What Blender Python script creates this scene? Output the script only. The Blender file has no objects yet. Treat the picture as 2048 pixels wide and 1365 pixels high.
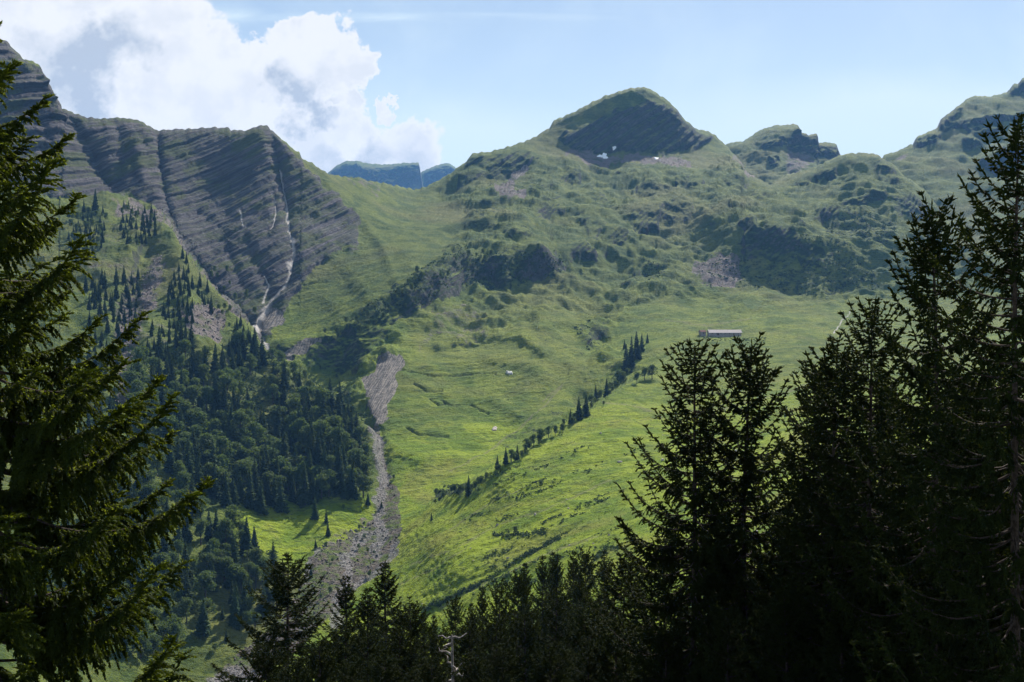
import bpy, math, random
import numpy as np
D = bpy.data
C = bpy.context.scene.collection
# ------------------------------------------------------------------ camera, sky, sun, exposure
F = 2196.0            # focal length in photo pixels (2048 wide)
HOR = 600.0           # photo row of the eye-level horizon
PITCH = math.atan((682.5 - HOR) / F)
cam = D.cameras.new('camera'); cam.sensor_width = 36.0; cam.lens = 36.0 * F / 2048.0
cam.clip_start = 0.1; cam.clip_end = 60000.0
camo = D.objects.new('camera', cam); C.objects.link(camo)
camo.location = (0, 0, 0); camo.rotation_euler = (math.pi / 2 - PITCH, 0, 0)
bpy.context.scene.camera = camo
SUN_AZ, SUN_EL = math.radians(22), math.radians(39)      # azimuth clockwise from the view direction
sun = D.lights.new('sun', 'SUN'); sun.energy = 5.0; sun.angle = math.radians(0.55); sun.color = (1.0, 0.95, 0.86)
suno = D.objects.new('sun', sun); C.objects.link(suno)
suno.rotation_euler = (math.pi / 2 - SUN_EL, 0, math.pi - SUN_AZ)
sc = bpy.context.scene
sc.view_settings.view_transform = 'Standard'; sc.view_settings.look = 'None'
sc.view_settings.exposure = 0.96; sc.view_settings.gamma = 1.0
sc.cycles.max_bounces = 4; sc.cycles.diffuse_bounces = 2; sc.cycles.transmission_bounces = 3
sc.cycles.volume_bounces = 0; sc.cycles.use_denoising = True
sc.cycles.use_adaptive_sampling = True; sc.cycles.adaptive_threshold = 0.02

class NT:
    """small helper for node trees"""
    def __init__(s, tree): s.t = tree; s.n = tree.nodes; s.l = tree.links
    def new(s, typ, **kw):
        nd = s.n.new(typ)
        for k, v in kw.items(): setattr(nd, k, v)
        return nd
    def put(s, sock, v):
        if isinstance(v, bpy.types.NodeSocket): s.l.new(v, sock)
        elif v is not None: sock.default_value = v
    def m(s, op, a, b=None, c=None, clamp=False):
        nd = s.new('ShaderNodeMath', operation=op, use_clamp=clamp)
        s.put(nd.inputs[0], a)
        if b is not None: s.put(nd.inputs[1], b)
        if c is not None: s.put(nd.inputs[2], c)
        return nd.outputs[0]
    def mix(s, f, a, b):
        nd = s.new('ShaderNodeMix', data_type='RGBA')
        s.put(nd.inputs[0], f)
        s.put(nd.inputs[6], a if isinstance(a, bpy.types.NodeSocket) else (*a, 1))
        s.put(nd.inputs[7], b if isinstance(b, bpy.types.NodeSocket) else (*b, 1))
        return nd.outputs[2]
    def noise(s, vec, scale, detail=4, rough=0.55, dist=0.0):
        nd = s.new('ShaderNodeTexNoise')
        s.put(nd.inputs['Vector'], vec); nd.inputs['Scale'].default_value = scale
        nd.inputs['Detail'].default_value = detail; nd.inputs['Roughness'].default_value = rough
        nd.inputs['Distortion'].default_value = dist
        return nd.outputs[0]
    def ramp(s, f, lo, hi):
        nd = s.new('ShaderNodeMapRange', interpolation_type='SMOOTHSTEP')
        s.put(nd.inputs[0], f); nd.inputs[1].default_value = lo; nd.inputs[2].default_value = hi
        return nd.outputs[0]

def build_world():
    w = D.worlds.new('World'); sc.world = w; w.use_nodes = True
    t = NT(w.node_tree); t.n.clear()
    sky = t.new('ShaderNodeTexSky', sky_type='NISHITA'); sky.sun_disc = False
    sky.sun_elevation = SUN_EL; sky.sun_rotation = SUN_AZ
    sky.altitude = 1500; sky.air_density = 1.0; sky.dust_density = 0.6; sky.ozone_density = 0.7
    tc = t.new('ShaderNodeTexCoord')
    sx = t.new('ShaderNodeSeparateXYZ'); t.l.new(tc.outputs['Generated'], sx.inputs[0])
    X, Y, Z = sx.outputs
    ya = t.m('MAXIMUM', t.m('ABSOLUTE', Y), 0.05)
    a = t.m('DIVIDE', X, ya); e = t.m('DIVIDE', Z, ya)
    cb = t.new('ShaderNodeCombineXYZ'); t.put(cb.inputs[0], a); t.put(cb.inputs[1], e); t.put(cb.inputs[2], t.m('MULTIPLY', Y, 0.4))
    v = cb.outputs[0]
    n1 = t.noise(v, 9.0, 10, 0.56, 0.3)
    wn = t.new('ShaderNodeTexNoise'); t.put(wn.inputs['Vector'], v); wn.inputs['Scale'].default_value = 11.0; wn.inputs['Detail'].default_value = 9; wn.inputs['Roughness'].default_value = .62
    ws = t.new('ShaderNodeSeparateColor'); t.l.new(wn.outputs['Color'], ws.inputs[0])
    a0, e0 = a, e
    a = t.m('ADD', a, t.m('MULTIPLY', t.m('SUBTRACT', ws.outputs[0], .5), .14)); e = t.m('ADD', e, t.m('MULTIPLY', t.m('SUBTRACT', ws.outputs[1], .5), .14))
    n2 = t.noise(v, 30.0, 8, 0.55, 0.2)
    n3 = t.noise(v, 5.0, 5, 0.5)
    def blob(px, py, rx, ry):
        cx, cy = (px - 1024) / F, (HOR - py) / F
        dx = t.m('MULTIPLY', t.m('SUBTRACT', a, cx), F / rx); dy = t.m('MULTIPLY', t.m('SUBTRACT', e, cy), F / ry)
        d = t.m('ADD', t.m('MULTIPLY', dx, dx), t.m('MULTIPLY', dy, dy))
        return t.m('SUBTRACT', 1.0, t.m('SQRT', d))
    acc = None
    for b in [(60, 60, 330, 300), (300, 170, 200, 190), (240, -60, 190, 160), (-300, 120, 420, 400), (500, 220, 230, 130), (620, 110, 115, 85), (560, 160, 150, 90),
              (430, 140, 110, 60), (680, 270, 110, 55), (800, 290, 125, 72), (720, 280, 120, 70), (690, 130, 60, 60), (620, 320, 190, 70), (708, 200, 28, 24), (788, 186, 22, 15), (-900, 200, 500, 300), (3200, 300, 500, 160)]:
        s_ = blob(*b)
        acc = s_ if acc is None else t.m('MAXIMUM', acc, s_)
    acc = t.m('MINIMUM', acc, 0.42)
    a, e = a0, e0
    dens = t.m('ADD', acc, t.m('MULTIPLY', t.m('SUBTRACT', n1, 0.5), 0.9))
    dens = t.m('ADD', dens, t.m('MULTIPLY', t.m('SUBTRACT', n2, 0.5), 0.7)); dens = t.m('ADD', dens, t.m('MULTIPLY', t.m('MAXIMUM', blob(150, 90, 260, 190), 0.0), .45))
    cover = t.ramp(dens, -0.02, 0.13)
    # thin high veil and the thin streaks left of the middle
    st = t.new('ShaderNodeMapping'); t.l.new(v, st.inputs[0]); st.inputs['Scale'].default_value = (3, 26, 1); st.inputs['Rotation'].default_value = (0, 0, 0.05)
    veil = t.noise(st.outputs[0], 1.4, 6, 0.6, 0.4)
    veil2 = t.noise(v, 6.0, 6, 0.6, 0.3)
    band = t.m('MAXIMUM', t.m('MAXIMUM', blob(800, 42, 480, 13), blob(480, 36, 70, 26)), 0.0)
    veil = t.m('ADD', t.m('MULTIPLY', band, t.m('MULTIPLY', t.ramp(veil, 0.3, 0.7), 0.75)), t.m('MULTIPLY', t.m('ADD', t.ramp(veil2, 0.35, 0.8), 0.75), 0.35))
    hz = t.m('MAXIMUM', t.m('MAXIMUM', blob(1750, 300, 520, 170), t.m('MULTIPLY', blob(980, 320, 420, 130), 0.6)), 0.0)
    hz = t.m('ADD', hz, t.ramp(e, 0.30, -0.02))
    veil = t.m('MINIMUM', t.m('ADD', veil, t.m('MULTIPLY', hz, 0.75)), 0.9)
    # cloud body: denser parts let less light through
    a = t.m('ADD', a0, t.m('MULTIPLY', t.m('SUBTRACT', ws.outputs[1], .5), .22)); e = t.m('ADD', e0, t.m('MULTIPLY', t.m('SUBTRACT', ws.outputs[0], .5), .22))
    thick = t.m('MAXIMUM', t.m('MAXIMUM', t.m('MULTIPLY', blob(180, 130, 160, 110), 1.3), t.m('MULTIPLY', blob(610, 150, 85, 55), 1.1)), t.m('MULTIPLY', blob(720, 300, 170, 60), 0.8))
    thick = t.m('MAXIMUM', thick, 0.0)
    a, e = a0, e0
    g = t.m('MULTIPLY', thick, t.ramp(n1, 0.3, 0.62))
    g = t.m('ADD', t.m('MULTIPLY', g, 1.5), t.m('ADD', t.m('MULTIPLY', t.ramp(n3, 0.48, 0.72), 0.3), t.m('MULTIPLY', t.ramp(n2, 0.42, 0.66), 0.26)))
    g = t.m('MULTIPLY', g, t.ramp(dens, 0.1, 0.35), clamp=True)
    ccol = t.mix(g, (9.1, 9.15, 9.3), (5.0, 5.6, 6.5))
    c1 = t.mix(veil, sky.outputs[0], (7.7, 9.0, 9.6))
    c2 = t.mix(cover, c1, ccol)
    bg = t.new('ShaderNodeBackground'); t.l.new(c2, bg.inputs[0]); bg.inputs[1].default_value = 0.055
    out = t.new('ShaderNodeOutputWorld'); t.l.new(bg.outputs[0], out.inputs[0])
build_world()

# ------------------------------------------------------------------ helpers
def tag(o, label=None, cat=None, group=None, kind=None):
    if label: o['label'] = label
    if cat: o['category'] = cat
    if group: o['group'] = group
    if kind: o['kind'] = kind
    return o
def mesh_np(name, V, faces, smooth=True):
    """faces: (n,3) or (n,4) int array, or list of such arrays"""
    me = D.meshes.new(name)
    fl = faces if isinstance(faces, list) else [faces]
    fl = [f for f in fl if len(f)]
    V = np.asarray(V, np.float32)
    me.vertices.add(len(V)); me.vertices.foreach_set('co', V.ravel())
    loops = np.concatenate([f.ravel() for f in fl]).astype(np.int32)
    sizes = np.concatenate([np.full(len(f), f.shape[1], np.int32) for f in fl])
    me.loops.add(len(loops)); me.loops.foreach_set('vertex_index', loops)
    me.polygons.add(len(sizes))
    st = np.zeros(len(sizes), np.int32); st[1:] = np.cumsum(sizes)[:-1]
    me.polygons.foreach_set('loop_start', st)
    me.polygons.foreach_set('use_smooth', np.full(len(sizes), smooth))
    me.update(calc_edges=True)
    return me
def obj(name, me, mat=None, parent=None, loc=None):
    o = D.objects.new(name, me); C.objects.link(o)
    if mat and not me.materials: me.materials.append(mat)
    if parent: o.parent = parent
    if loc is not None: o.location = loc
    return o
def empty(name, loc, rz=0.0):
    o = D.objects.new(name, None); C.objects.link(o); o.location = loc; o.rotation_euler = (0, 0, rz); o.empty_display_size = 0.5
    return o
def copy_tree(o, parent=None):
    c = o.copy(); C.objects.link(c); c.parent = parent
    for ch in list(o.children): copy_tree(ch, c)
    return c

# gradient noise
_rs = np.random.RandomState(7)
_perm = np.concatenate([_rs.permutation(512)] * 3).astype(np.int32)
_gr = _rs.normal(size=(512, 3)).astype(np.float32); _gr /= np.linalg.norm(_gr, axis=1)[:, None]
def pnoise(x, y, z):
    xi = np.floor(x).astype(np.int64); yi = np.floor(y).astype(np.int64); zi = np.floor(z).astype(np.int64)
    xf = (x - xi).astype(np.float32); yf = (y - yi).astype(np.float32); zf = (z - zi).astype(np.float32)
    xi &= 511; yi &= 511; zi &= 511
    u = xf * xf * xf * (xf * (xf * 6 - 15) + 10); v = yf * yf * yf * (yf * (yf * 6 - 15) + 10); w = zf * zf * zf * (zf * (zf * 6 - 15) + 10)
    def g(dx, dy, dz):
        h = _perm[(_perm[(_perm[(xi + dx) & 511] + yi + dy) & 511] + zi + dz) & 511]
        G = _gr[h]
        return G[..., 0] * (xf - dx) + G[..., 1] * (yf - dy) + G[..., 2] * (zf - dz)
    x00 = g(0,0,0) * (1-u) + g(1,0,0) * u; x10 = g(0,1,0) * (1-u) + g(1,1,0) * u
    x01 = g(0,0,1) * (1-u) + g(1,0,1) * u; x11 = g(0,1,1) * (1-u) + g(1,1,1) * u
    y0 = x00 * (1-v) + x10 * v; y1 = x01 * (1-v) + x11 * v
    return (y0 * (1-w) + y1 * w) * 1.5
def fbm(P, scale, octs=4, rough=0.5, off=0.0, kind='n'):
    tot = 0; a = 1.0; s = 1.0 / scale
    for k in range(octs):
        n = pnoise(P[..., 0] * s + off + 17.3 * k, P[..., 1] * s + off * 1.7 + 5.1 * k, P[..., 2] * s + off + 9.7 * k)
        if kind == 'r': n = 0.5 - np.abs(n)
        if kind == 'b': n = np.abs(n) - 0.25
        tot = tot + a * n; a *= rough; s *= 2.03
    return tot

SC = 0.7
def rays(px, py):
    """horizontal unit ray and tan(elevation) for photo pixels"""
    x = (px - 1024) / F; y = (682.5 - py) / F
    cp, sp = math.cos(PITCH), math.sin(PITCH)
    dx = x; dy = cp + y * sp; dz = -sp + y * cp
    h = np.sqrt(dx * dx + dy * dy)
    return dx / h, dy / h, dz / h
def pt(px, py, r):
    a, b, c = rays(px, py)
    return (a * r, b * r, c * r)

def tps(anchors, X, Y):
    A = np.array(anchors, float); P = A[:, :2] / 1000.0; v = np.log(A[:, 2] * SC)
    n = len(P)
    d = np.linalg.norm(P[:, None] - P[None], axis=2)
    K = np.where(d > 0, d * d * np.log(d + 1e-12), 0) + np.eye(n) * 2e-4
    Q = np.hstack([np.ones((n, 1)), P])
    M = np.zeros((n + 3, n + 3)); M[:n, :n] = K; M[:n, n:] = Q; M[n:, :n] = Q.T
    s = np.linalg.solve(M, np.concatenate([v, np.zeros(3)]))
    x, y = X / 1000.0, Y / 1000.0
    out = s[n] + s[n+1] * x + s[n+2] * y
    for i in range(n):
        dd = (x - P[i, 0]) ** 2 + (y - P[i, 1]) ** 2
        out += s[i] * 0.5 * dd * np.log(dd + 1e-12)
    return out
def inpoly(poly, X, Y):
    p = np.array(poly, float); x0, y0 = p[:, 0], p[:, 1]; x1, y1 = np.roll(x0, -1), np.roll(y0, -1)
    ins = np.zeros(X.shape, bool)
    bx = (X >= x0.min()) & (X <= x0.max()) & (Y >= y0.min()) & (Y <= y0.max())
    if not bx.any(): return ins
    xs, ys = X[bx], Y[bx]; r = np.zeros(xs.shape, bool)
    for a, b, c, d in zip(x0, y0, x1, y1):
        if b == d: continue
        cnd = ((b > ys) != (d > ys)) & (xs < (c - a) * (ys - b) / (d - b) + a)
        r ^= cnd
    ins[bx] = r
    return ins
def blur(a, n=1):
    for _ in range(n):
        b = np.pad(a, 1, mode='edge')
        a = (b[:-2, 1:-1] + 2 * b[1:-1, 1:-1] + b[2:, 1:-1]) / 4
        b = np.pad(a, 1, mode='edge')
        a = (b[1:-1, :-2] + 2 * b[1:-1, 1:-1] + b[1:-1, 2:]) / 4
    return a
def segdist(line, X, Y, rmax):
    """distance to polyline, computed only near it; also parameter 0..1"""
    out = np.full(X.shape, 1e9); L = np.array(line, float)
    for k in range(len(L) - 1):
        a, b = L[k, :2], L[k+1, :2]
        m = (X > min(a[0], b[0]) - rmax) & (X < max(a[0], b[0]) + rmax) & (Y > min(a[1], b[1]) - rmax) & (Y < max(a[1], b[1]) + rmax)
        if not m.any(): continue
        x, y = X[m] - a[0], Y[m] - a[1]; d = b - a; l2 = d @ d + 1e-9
        t = np.clip((x * d[0] + y * d[1]) / l2, 0, 1)
        out[m] = np.minimum(out[m], np.hypot(x - t * d[0], y - t * d[1]))
    return out
def bicubic(A, fx, fy):
    h, w = A.shape
    fx = np.clip(fx, 1, w - 2.001); fy = np.clip(fy, 1, h - 2.001)
    ix = fx.astype(int); iy = fy.astype(int); tx = fx - ix; ty = fy - iy
    def wts(t): # B-spline: smooth second derivative, no ringing
        return ((1-t)**3/6, (3*t**3-6*t**2+4)/6, (-3*t**3+3*t**2+3*t+1)/6, t**3/6)
    wx, wy = wts(tx), wts(ty); out = 0
    for j in range(4):
        row = 0
        yy = np.clip(iy + j - 1, 0, h - 1)
        for i in range(4): row = row + wx[i] * A[yy, np.clip(ix + i - 1, 0, w - 1)]
        out = out + wy[j] * row
    return out

# ------------------------------------------------------------------ terrain design data (photo pixels + metres/SC)
SKY_MAIN = [(-400,20),(-200,30),(-60,55),(0,80),(12,85),(26,99),(48,121),(74,128),(82,137),(91,161),(99,171),(106,192),(118,205),(120,219),(137,224),(171,236),(202,239),(239,237),(267,239),(284,245),(310,262),(373,260),(411,257),(457,257),(460,262),(493,262),(517,252),(534,252),(547,265),(588,298),(599,304),(602,315),(633,332),(657,347),(700,356),(712,354),(739,362),(787,370),(828,380),(842,377),(869,365),(903,345),(913,336),(934,322),(944,308),(985,302),(1026,291),(1067,276),(1098,256),(1108,242),(1163,216),(1211,191),(1262,177),(1293,174),(1303,180),(1327,194),(1348,213),(1365,235),(1389,257),(1406,262),(1416,262),(1433,273),(1451,290),(1478,319),(1495,346),(1540,370),(1567,353),(1628,336),(1673,314),(1687,309),(1721,306),(1758,312),(1769,322),(1788,330),(1806,350),(1832,368),(1854,384),(1871,408),(1895,442),(1950,490),(2048,540),(2400,600),(2800,620)]
SKY_BACK = [(1380,330),(1440,300),(1451,290),(1461,286),(1485,284),(1505,271),(1522,259),(1553,249),(1567,250),(1587,248),(1598,252),(1601,266),(1613,268),(1615,271),(1634,268),(1637,286),(1656,285),(1673,290),(1678,305),(1683,315),(1720,335),(1780,360)]
SKY_RIGHT = [(1730,330),(1765,318),(1767,309),(1793,303),(1823,288),(1825,290),(1834,274),(1875,256),(1882,240),(1912,216),(1936,196),(1947,192),(1981,193),(2015,184),(2029,167),(2036,170),(2044,158),(2060,150),(2110,120),(2200,100),(2500,90)]
SKY_FARA = [(630,372),(650,352),(657,346),(671,333),(691,322),(718,322),(729,326),(770,330),(811,326),(838,325),(841,345),(846,372),(860,400)]
SKY_FARB = [(800,370),(841,346),(855,338),(872,331),(896,326),(908,333),(930,350),(990,385)]
AM = [(-400,20,1800),(0,80,1900),(120,220,2000),(240,237,2150),(310,262,2200),(460,260,2270),(540,255,2300),(600,305,2330),(660,347,2400),(760,366,2600),(828,380,2750),(903,345,2850),(944,308,2900),(1067,276,3050),(1163,216,3200),(1293,174,3300),(1365,235,3350),(1451,290,3450),
(100,300,1930),(0,370,1800),(-400,330,1700),(150,400,1890),(300,405,1930),(200,350,2010),(320,420,1960),(400,400,2080),(480,400,2120),(560,400,2130),(450,500,1980),(585,510,1960),(530,600,1850),(650,420,2180),(680,500,2050),(620,600,1880),(515,650,1780),(540,700,1700),(600,660,1780),(700,600,1850),(760,570,1850),(800,500,2050),(860,440,2350),(740,420,2300),
(560,720,1620),(650,740,1560),(740,760,1450),(770,700,1560),(760,850,1300),(770,960,1150),(800,1060,1000),(720,1170,900),(840,1000,1085),(800,1085,985),(760,1150,915),(640,1230,840),(750,1040,1050),(640,1110,950),(600,1190,880),(520,1290,815),(480,1340,780),(400,1480,700),(700,1400,720),
(820,640,1680),(850,580,1780),(900,610,1750),(900,700,1600),(900,860,1300),(860,930,1180),(1020,750,1500),(1000,850,1330),(1080,650,1700),(1100,760,1480),(1080,560,1950),(960,570,1880),(1000,480,2080),(1080,490,2030),(1200,500,2150),(1200,600,1950),(1200,700,1650),(1250,530,2150),(1000,400,2500),(900,450,2320),(1100,400,2500),(1100,450,2330),(1000,330,2850),(1200,330,2950),(1120,300,3000),(1240,315,3020),(1350,340,2950),(1300,420,2480),(1330,470,2330),(1400,400,2600),(1400,500,2280),(1450,600,1980),(1480,540,2180),(1520,430,2350),(1620,450,2380),(1600,540,2200),(1600,600,2050),(1500,360,2900),(1560,370,2950),(1687,309,3000),(1721,306,3020),(1790,340,2920),(1700,370,2780),(1800,400,2650),(1860,400,2800),(1800,500,2330),(1700,600,2080),(1900,470,2600),(2000,560,2300),(2300,620,2200),(1850,600,2150),
(1447,666,1700),(1600,670,1690),(1350,680,1650),(1300,620,1850),(1350,705,1560),(1447,690,1600),(1600,690,1600),(1800,690,1650),(2200,690,1850)]
AS = [(880,990,1045),(830,1035,1015),(800,1085,965),(1000,930,990),(1100,870,1080),(1160,830,1150),(1210,795,1230),(1290,740,1400),(1350,705,1560),(1447,690,1600),(1600,690,1600),(1800,690,1650),(2200,690,1850),(760,1150,895),(700,1190,868),(640,1230,830),(520,1330,760),(900,1100,835),(1000,1200,725),(820,1230,770),(1000,1050,865),(1200,1000,870),(1150,900,1010),(1300,900,1010),(1350,850,1130),(1450,750,1350),(1600,750,1350),(1700,900,900),(1900,750,1350),(1900,1000,750),(1300,1150,600),(1500,1300,480),(900,1330,670),(900,1480,540),(1400,1480,420),(2300,900,1000),(2300,1480,350),(600,1480,600)]
AF = [(150,400,1890),(0,375,1790),(300,405,1920),(340,450,1780),(370,510,1680),(420,570,1600),(470,620,1540),(505,670,1480),(540,720,1430),(600,755,1370),(660,790,1310),(720,830,1260),(745,862,1230),(758,900,1180),(770,950,1140),(770,1000,1085),(250,480,1650),(150,500,1620),(300,600,1450),(400,700,1340),(300,800,1130),(420,800,1220),(550,880,1170),(650,1000,1050),(740,1010,1070),(500,960,1080),(560,1030,1020),(600,1080,985),(680,1080,990),(620,1130,945),(480,1060,960),(400,1000,990),(300,920,1000),(200,1000,900),(100,1200,760),(0,600,1400),(0,900,950),(400,1150,880),(750,1040,1050),(640,1110,950),(600,1190,880),(520,1290,815),(350,1340,760),(-400,500,1500),(-400,1000,850),(-400,1480,500),(100,1480,600),(400,1480,700)]
ZF = [(-900,375),(0,375),(150,400),(240,395),(300,405),(340,450),(370,510),(420,570),(470,620),(505,670),(540,720),(600,755),(660,790),(720,830),(745,862),(758,900),(770,950),(772,1000),(750,1040),(700,1085),(640,1110),(610,1160),(590,1210),(520,1290),(460,1340),(400,1480),(380,1700),(-900,1700)]
ZS = [(1290,740),(1210,795),(1160,830),(1100,870),(1000,930),(950,955),(880,990),(830,1035),(800,1085),(760,1150),(700,1190),(640,1230),(520,1330),(400,1480),(380,1700),(3000,1700),(3000,690),(1447,690),(1350,705)]
# steep faces: polygon, slope in degrees
CL = [
 ([(961,336),(990,330),(1000,358),(982,366),(962,352)],65),([(992,322),(1040,312),(1075,318),(1050,345),(1012,360),(994,350)],65),([(917,360),(948,348),(966,356),(950,372),(925,376)],62),
 ([(946,312),(1000,308),(1060,300),(1060,310),(990,320),(925,342),(930,325)],60),
 ([(1122,275),(1200,238),(1290,200),(1340,214),(1368,245),(1400,268),(1425,272),(1405,298),(1330,308),(1250,304),(1190,312),(1142,302)],66),
 ([(1268,366),(1300,358),(1332,362),(1342,388),(1312,400),(1270,388)],68),([(1228,345),(1262,338),(1275,352),(1240,358)],60),([(1178,392),(1200,382),(1216,398),(1205,417),(1182,410)],68),
 ([(1120,342),(1150,338),(1162,360),(1148,372),(1125,360)],66),([(1085,395),(1125,390),(1122,402),(1080,404)],60),([(1255,425),(1290,412),(1320,425),(1318,460),(1270,468)],70),([(1218,470),(1245,458),(1263,470),(1258,490),(1222,500)],68),
 ([(1320,402),(1350,392),(1385,405),(1386,440),(1355,452),(1325,440)],70),([(1160,432),(1195,425),(1208,455),(1196,480),(1170,462)],68),([(1141,486),(1175,478),(1197,500),(1192,518),(1150,510)],62),
 ([(1030,505),(1065,498),(1110,500),(1130,520),(1128,548),(1090,545),(1058,557),(1038,535)],170),([(972,520),(1000,497),(1018,500),(1030,540),(1018,592),(1004,575),(985,552)],168),
 ([(880,525),(930,505),(990,500),(980,545),(935,565),(890,570)],168),([(826,558),(870,548),(922,552),(926,585),(880,610),(838,612)],172),([(767,598),(800,585),(836,588),(836,622),(800,650),(770,655)],174),
 ([(664,660),(700,640),(768,622),(790,650),(765,690),(715,735),(672,742),(640,735)],174),([(552,695),(590,682),(650,664),(668,668),(640,735),(590,730),(562,715)],166),
 ([(1475,430),(1500,425),(1520,452),(1580,460),(1598,500),(1575,528),(1490,520),(1478,480)],74),([(1600,500),(1640,505),(1665,525),(1640,540),(1590,530)],58),
 ([(1635,345),(1655,334),(1680,335),(1672,350),(1640,360)],66),([(1760,330),(1792,336),(1794,362),(1765,352)],74),([(1745,318),(1766,322),(1760,343),(1745,332)],66),([(1782,398),(1825,392),(1860,425),(1850,448),(1810,442)],64),
 ([(1594,362),(1620,352),(1634,362),(1610,385),(1595,383)],66),([(1622,425),(1660,410),(1685,414),(1672,434),(1625,440)],62),([(1444,358),(1475,350),(1500,375),(1475,388),(1450,380)],64),([(1348,358),(1385,350),(1412,372),(1395,386),(1352,380)],66),
 ([(1680,405),(1750,385),(1785,395),(1740,420),(1690,425)],55),([(1500,388),(1540,385),(1560,400),(1520,410)],52),
 ([(1235,560),(1280,535),(1300,548),(1262,565)],55),([(880,460),(950,440),(1000,445),(980,470),(900,475)],48),([(1150,370),(1178,362),(1185,376),(1160,382)],60),([(1060,418),(1110,412),(1128,432),(1075,440)],56),([(940,405),(1010,398),(1012,412),(950,416)],52),([(1000,455),(1050,450),(1070,470),(1010,478)],50),
 ([(1130,560),(1200,545),(1210,560),(1150,575)],42),([(1165,660),(1210,650),(1215,672),(1170,690)],50),([(1130,745),(1170,725),(1172,755),(1140,770)],50),([(1270,600),(1330,580),(1340,600),(1280,612)],45),([(1340,585),(1420,565),(1470,575),(1460,600),(1360,605)],38),([(1500,505),(1700,520),(1760,545),(1740,590),(1640,600),(1500,560)],34),
]
CLL = [([(0,150),(60,140),(90,165),(112,200),(112,235),(60,250),(0,240)],66),([(140,245),(230,250),(300,268),(312,330),(312,400),(240,392),(170,330)],46),([(322,268),(440,264),(520,268),(540,330),(430,370),(330,400),(318,330)],54),([(545,270),(590,305),(640,380),(700,430),(640,450),(575,420),(555,340)],46)]
GULLY = [ # line, half width px, metres pushed back
 ([(312,262),(318,340),(325,400),(340,440),(372,505),(430,585),(500,655)],9,12),([(537,258),(552,320),(562,370),(572,420),(578,470),(586,515),(580,560),(548,600),(515,650)],12,13),([(545,390),(552,440),(535,470)],6,8),
 ([(395,430),(440,470),(465,530),(480,570)],9,5),([(490,480),(515,530),(535,575),(530,610)],9,5),([(515,650),(530,700),(560,722)],8,8),([(655,360),(720,430),(765,490),(790,560)],12,-9),([(690,372),(770,450),(830,520)],18,-5),([(640,480),(700,540),(740,600)],20,-7),([(600,560),(660,600),(700,640)],18,-4),([(1080,655),(1130,640),(1160,652),(1172,680)],12,-16),([(880,690),(960,668),(1040,668),(1090,705)],13,-16),([(860,735),(960,715),(1060,730),(1095,760)],14,-8),([(790,900),(860,930),(920,920)],12,-6),([(840,770),(900,790),(980,800),(1040,830)],10,-6),([(700,420),(745,500),(780,555)],20,5),
 ([(120,225),(170,290),(215,380)],14,13),([(60,240),(110,330)],12,9),([(230,250),(245,320),(235,385)],12,8),([(270,290),(285,360)],10,-10),
 ([(190,730),(235,775),(250,840),(290,920)],16,18),([(395,640),(420,700),(450,760)],14,9),([(300,470),(270,560),(240,640)],16,12),([(350,480),(368,560),(385,640),(440,760),(480,860)],26,-30),([(300,520),(262,620),(240,740)],26,26),([(640,800),(670,880),(700,960)],22,-18),([(560,860),(590,930),(600,1000)],22,14),
 ([(560,770),(600,850),(640,930)],18,-16),([(470,720),(500,820),(540,930)],18,10),([(690,830),(700,900),(720,960)],14,10),
 ([(880,940),(960,900),(1040,850),(1100,790),(1130,745)],16,9),([(760,860),(770,930),(775,1000)],9,6),([(850,1200),(950,1160),(1050,1112),(1150,1060)],7,2.5),
 ([(1140,740),(1180,700),(1250,650),(1330,620)],12,6),([(1200,400),(1235,440),(1215,510),(1170,560)],16,14),([(1700,640),(1660,690),(1560,760),(1500,800)],9,4)]

X0, Y0, ST = -640, -20, 4
gx = np.arange(X0, 2800, ST, dtype=float); gy = np.arange(Y0, 1560, ST, dtype=float)
GX, GY = np.meshgrid(gx, gy)
LM, LS, LF = tps(AM, GX, GY), tps(AS, GX, GY), tps(AF, GX, GY)
mF = inpoly(ZF, GX, GY); mS = inpoly(ZS, GX, GY) & ~mF
Lb = np.where(mF, LF, np.where(mS, LS, LM))
Lb = np.clip(Lb, math.log(180), math.log(3600))
_w = blur(inpoly([(560,1080),(700,1060),(755,985),(790,985),(850,1010),(850,1130),(780,1230),(600,1400),(330,1560),(330,1400),(480,1290)], GX, GY).astype(float), 5)
Lb = Lb * (1 - _w) + blur(Lb, 22) * _w
def poisson(Lb, cliffs, GX, GY, lam, it=260):
    G_y = np.diff(Lb, axis=0); G_x = np.diff(Lb, axis=1)
    te = (HOR - GY) / F
    for poly, deg in cliffs:
        keep = deg > 100; deg = deg - 100 if keep else deg
        m = blur(inpoly(poly, GX, GY).astype(float), 1)
        tgt = -(ST / F) * (1 + te * te) / np.maximum(math.tan(math.radians(min(deg + 8, 82))) - te, 0.2)
        my = (m[:-1] + m[1:]) / 2; mx = (m[:, :-1] + m[:, 1:]) / 2
        G_y = G_y * (1 - my) + tgt[:-1] * my
        G_x = G_x * (1 + 0.5 * mx) if keep else G_x * (1 - 0.75 * mx)
    def A(u):
        r = lam * u
        d = np.diff(u, axis=0); r[:-1] -= d; r[1:] += d
        d = np.diff(u, axis=1); r[:, :-1] -= d; r[:, 1:] += d
        return r
    b = lam * Lb
    b[:-1] -= G_y; b[1:] += G_y; b[:, :-1] -= G_x; b[:, 1:] += G_x
    x = Lb.copy(); r = b - A(x); p = r.copy(); rs = (r * r).sum()
    for _ in range(it):
        Ap = A(p); al = rs / (p * Ap).sum(); x += al * p; r -= al * Ap
        rn = (r * r).sum()
        if rn < 1e-12: break
        p = r + (rn / rs) * p; rs = rn
    return x
Lg = poisson(Lb, CL + CLL, GX, GY, 1.0 / 38 ** 2, 420)
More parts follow.
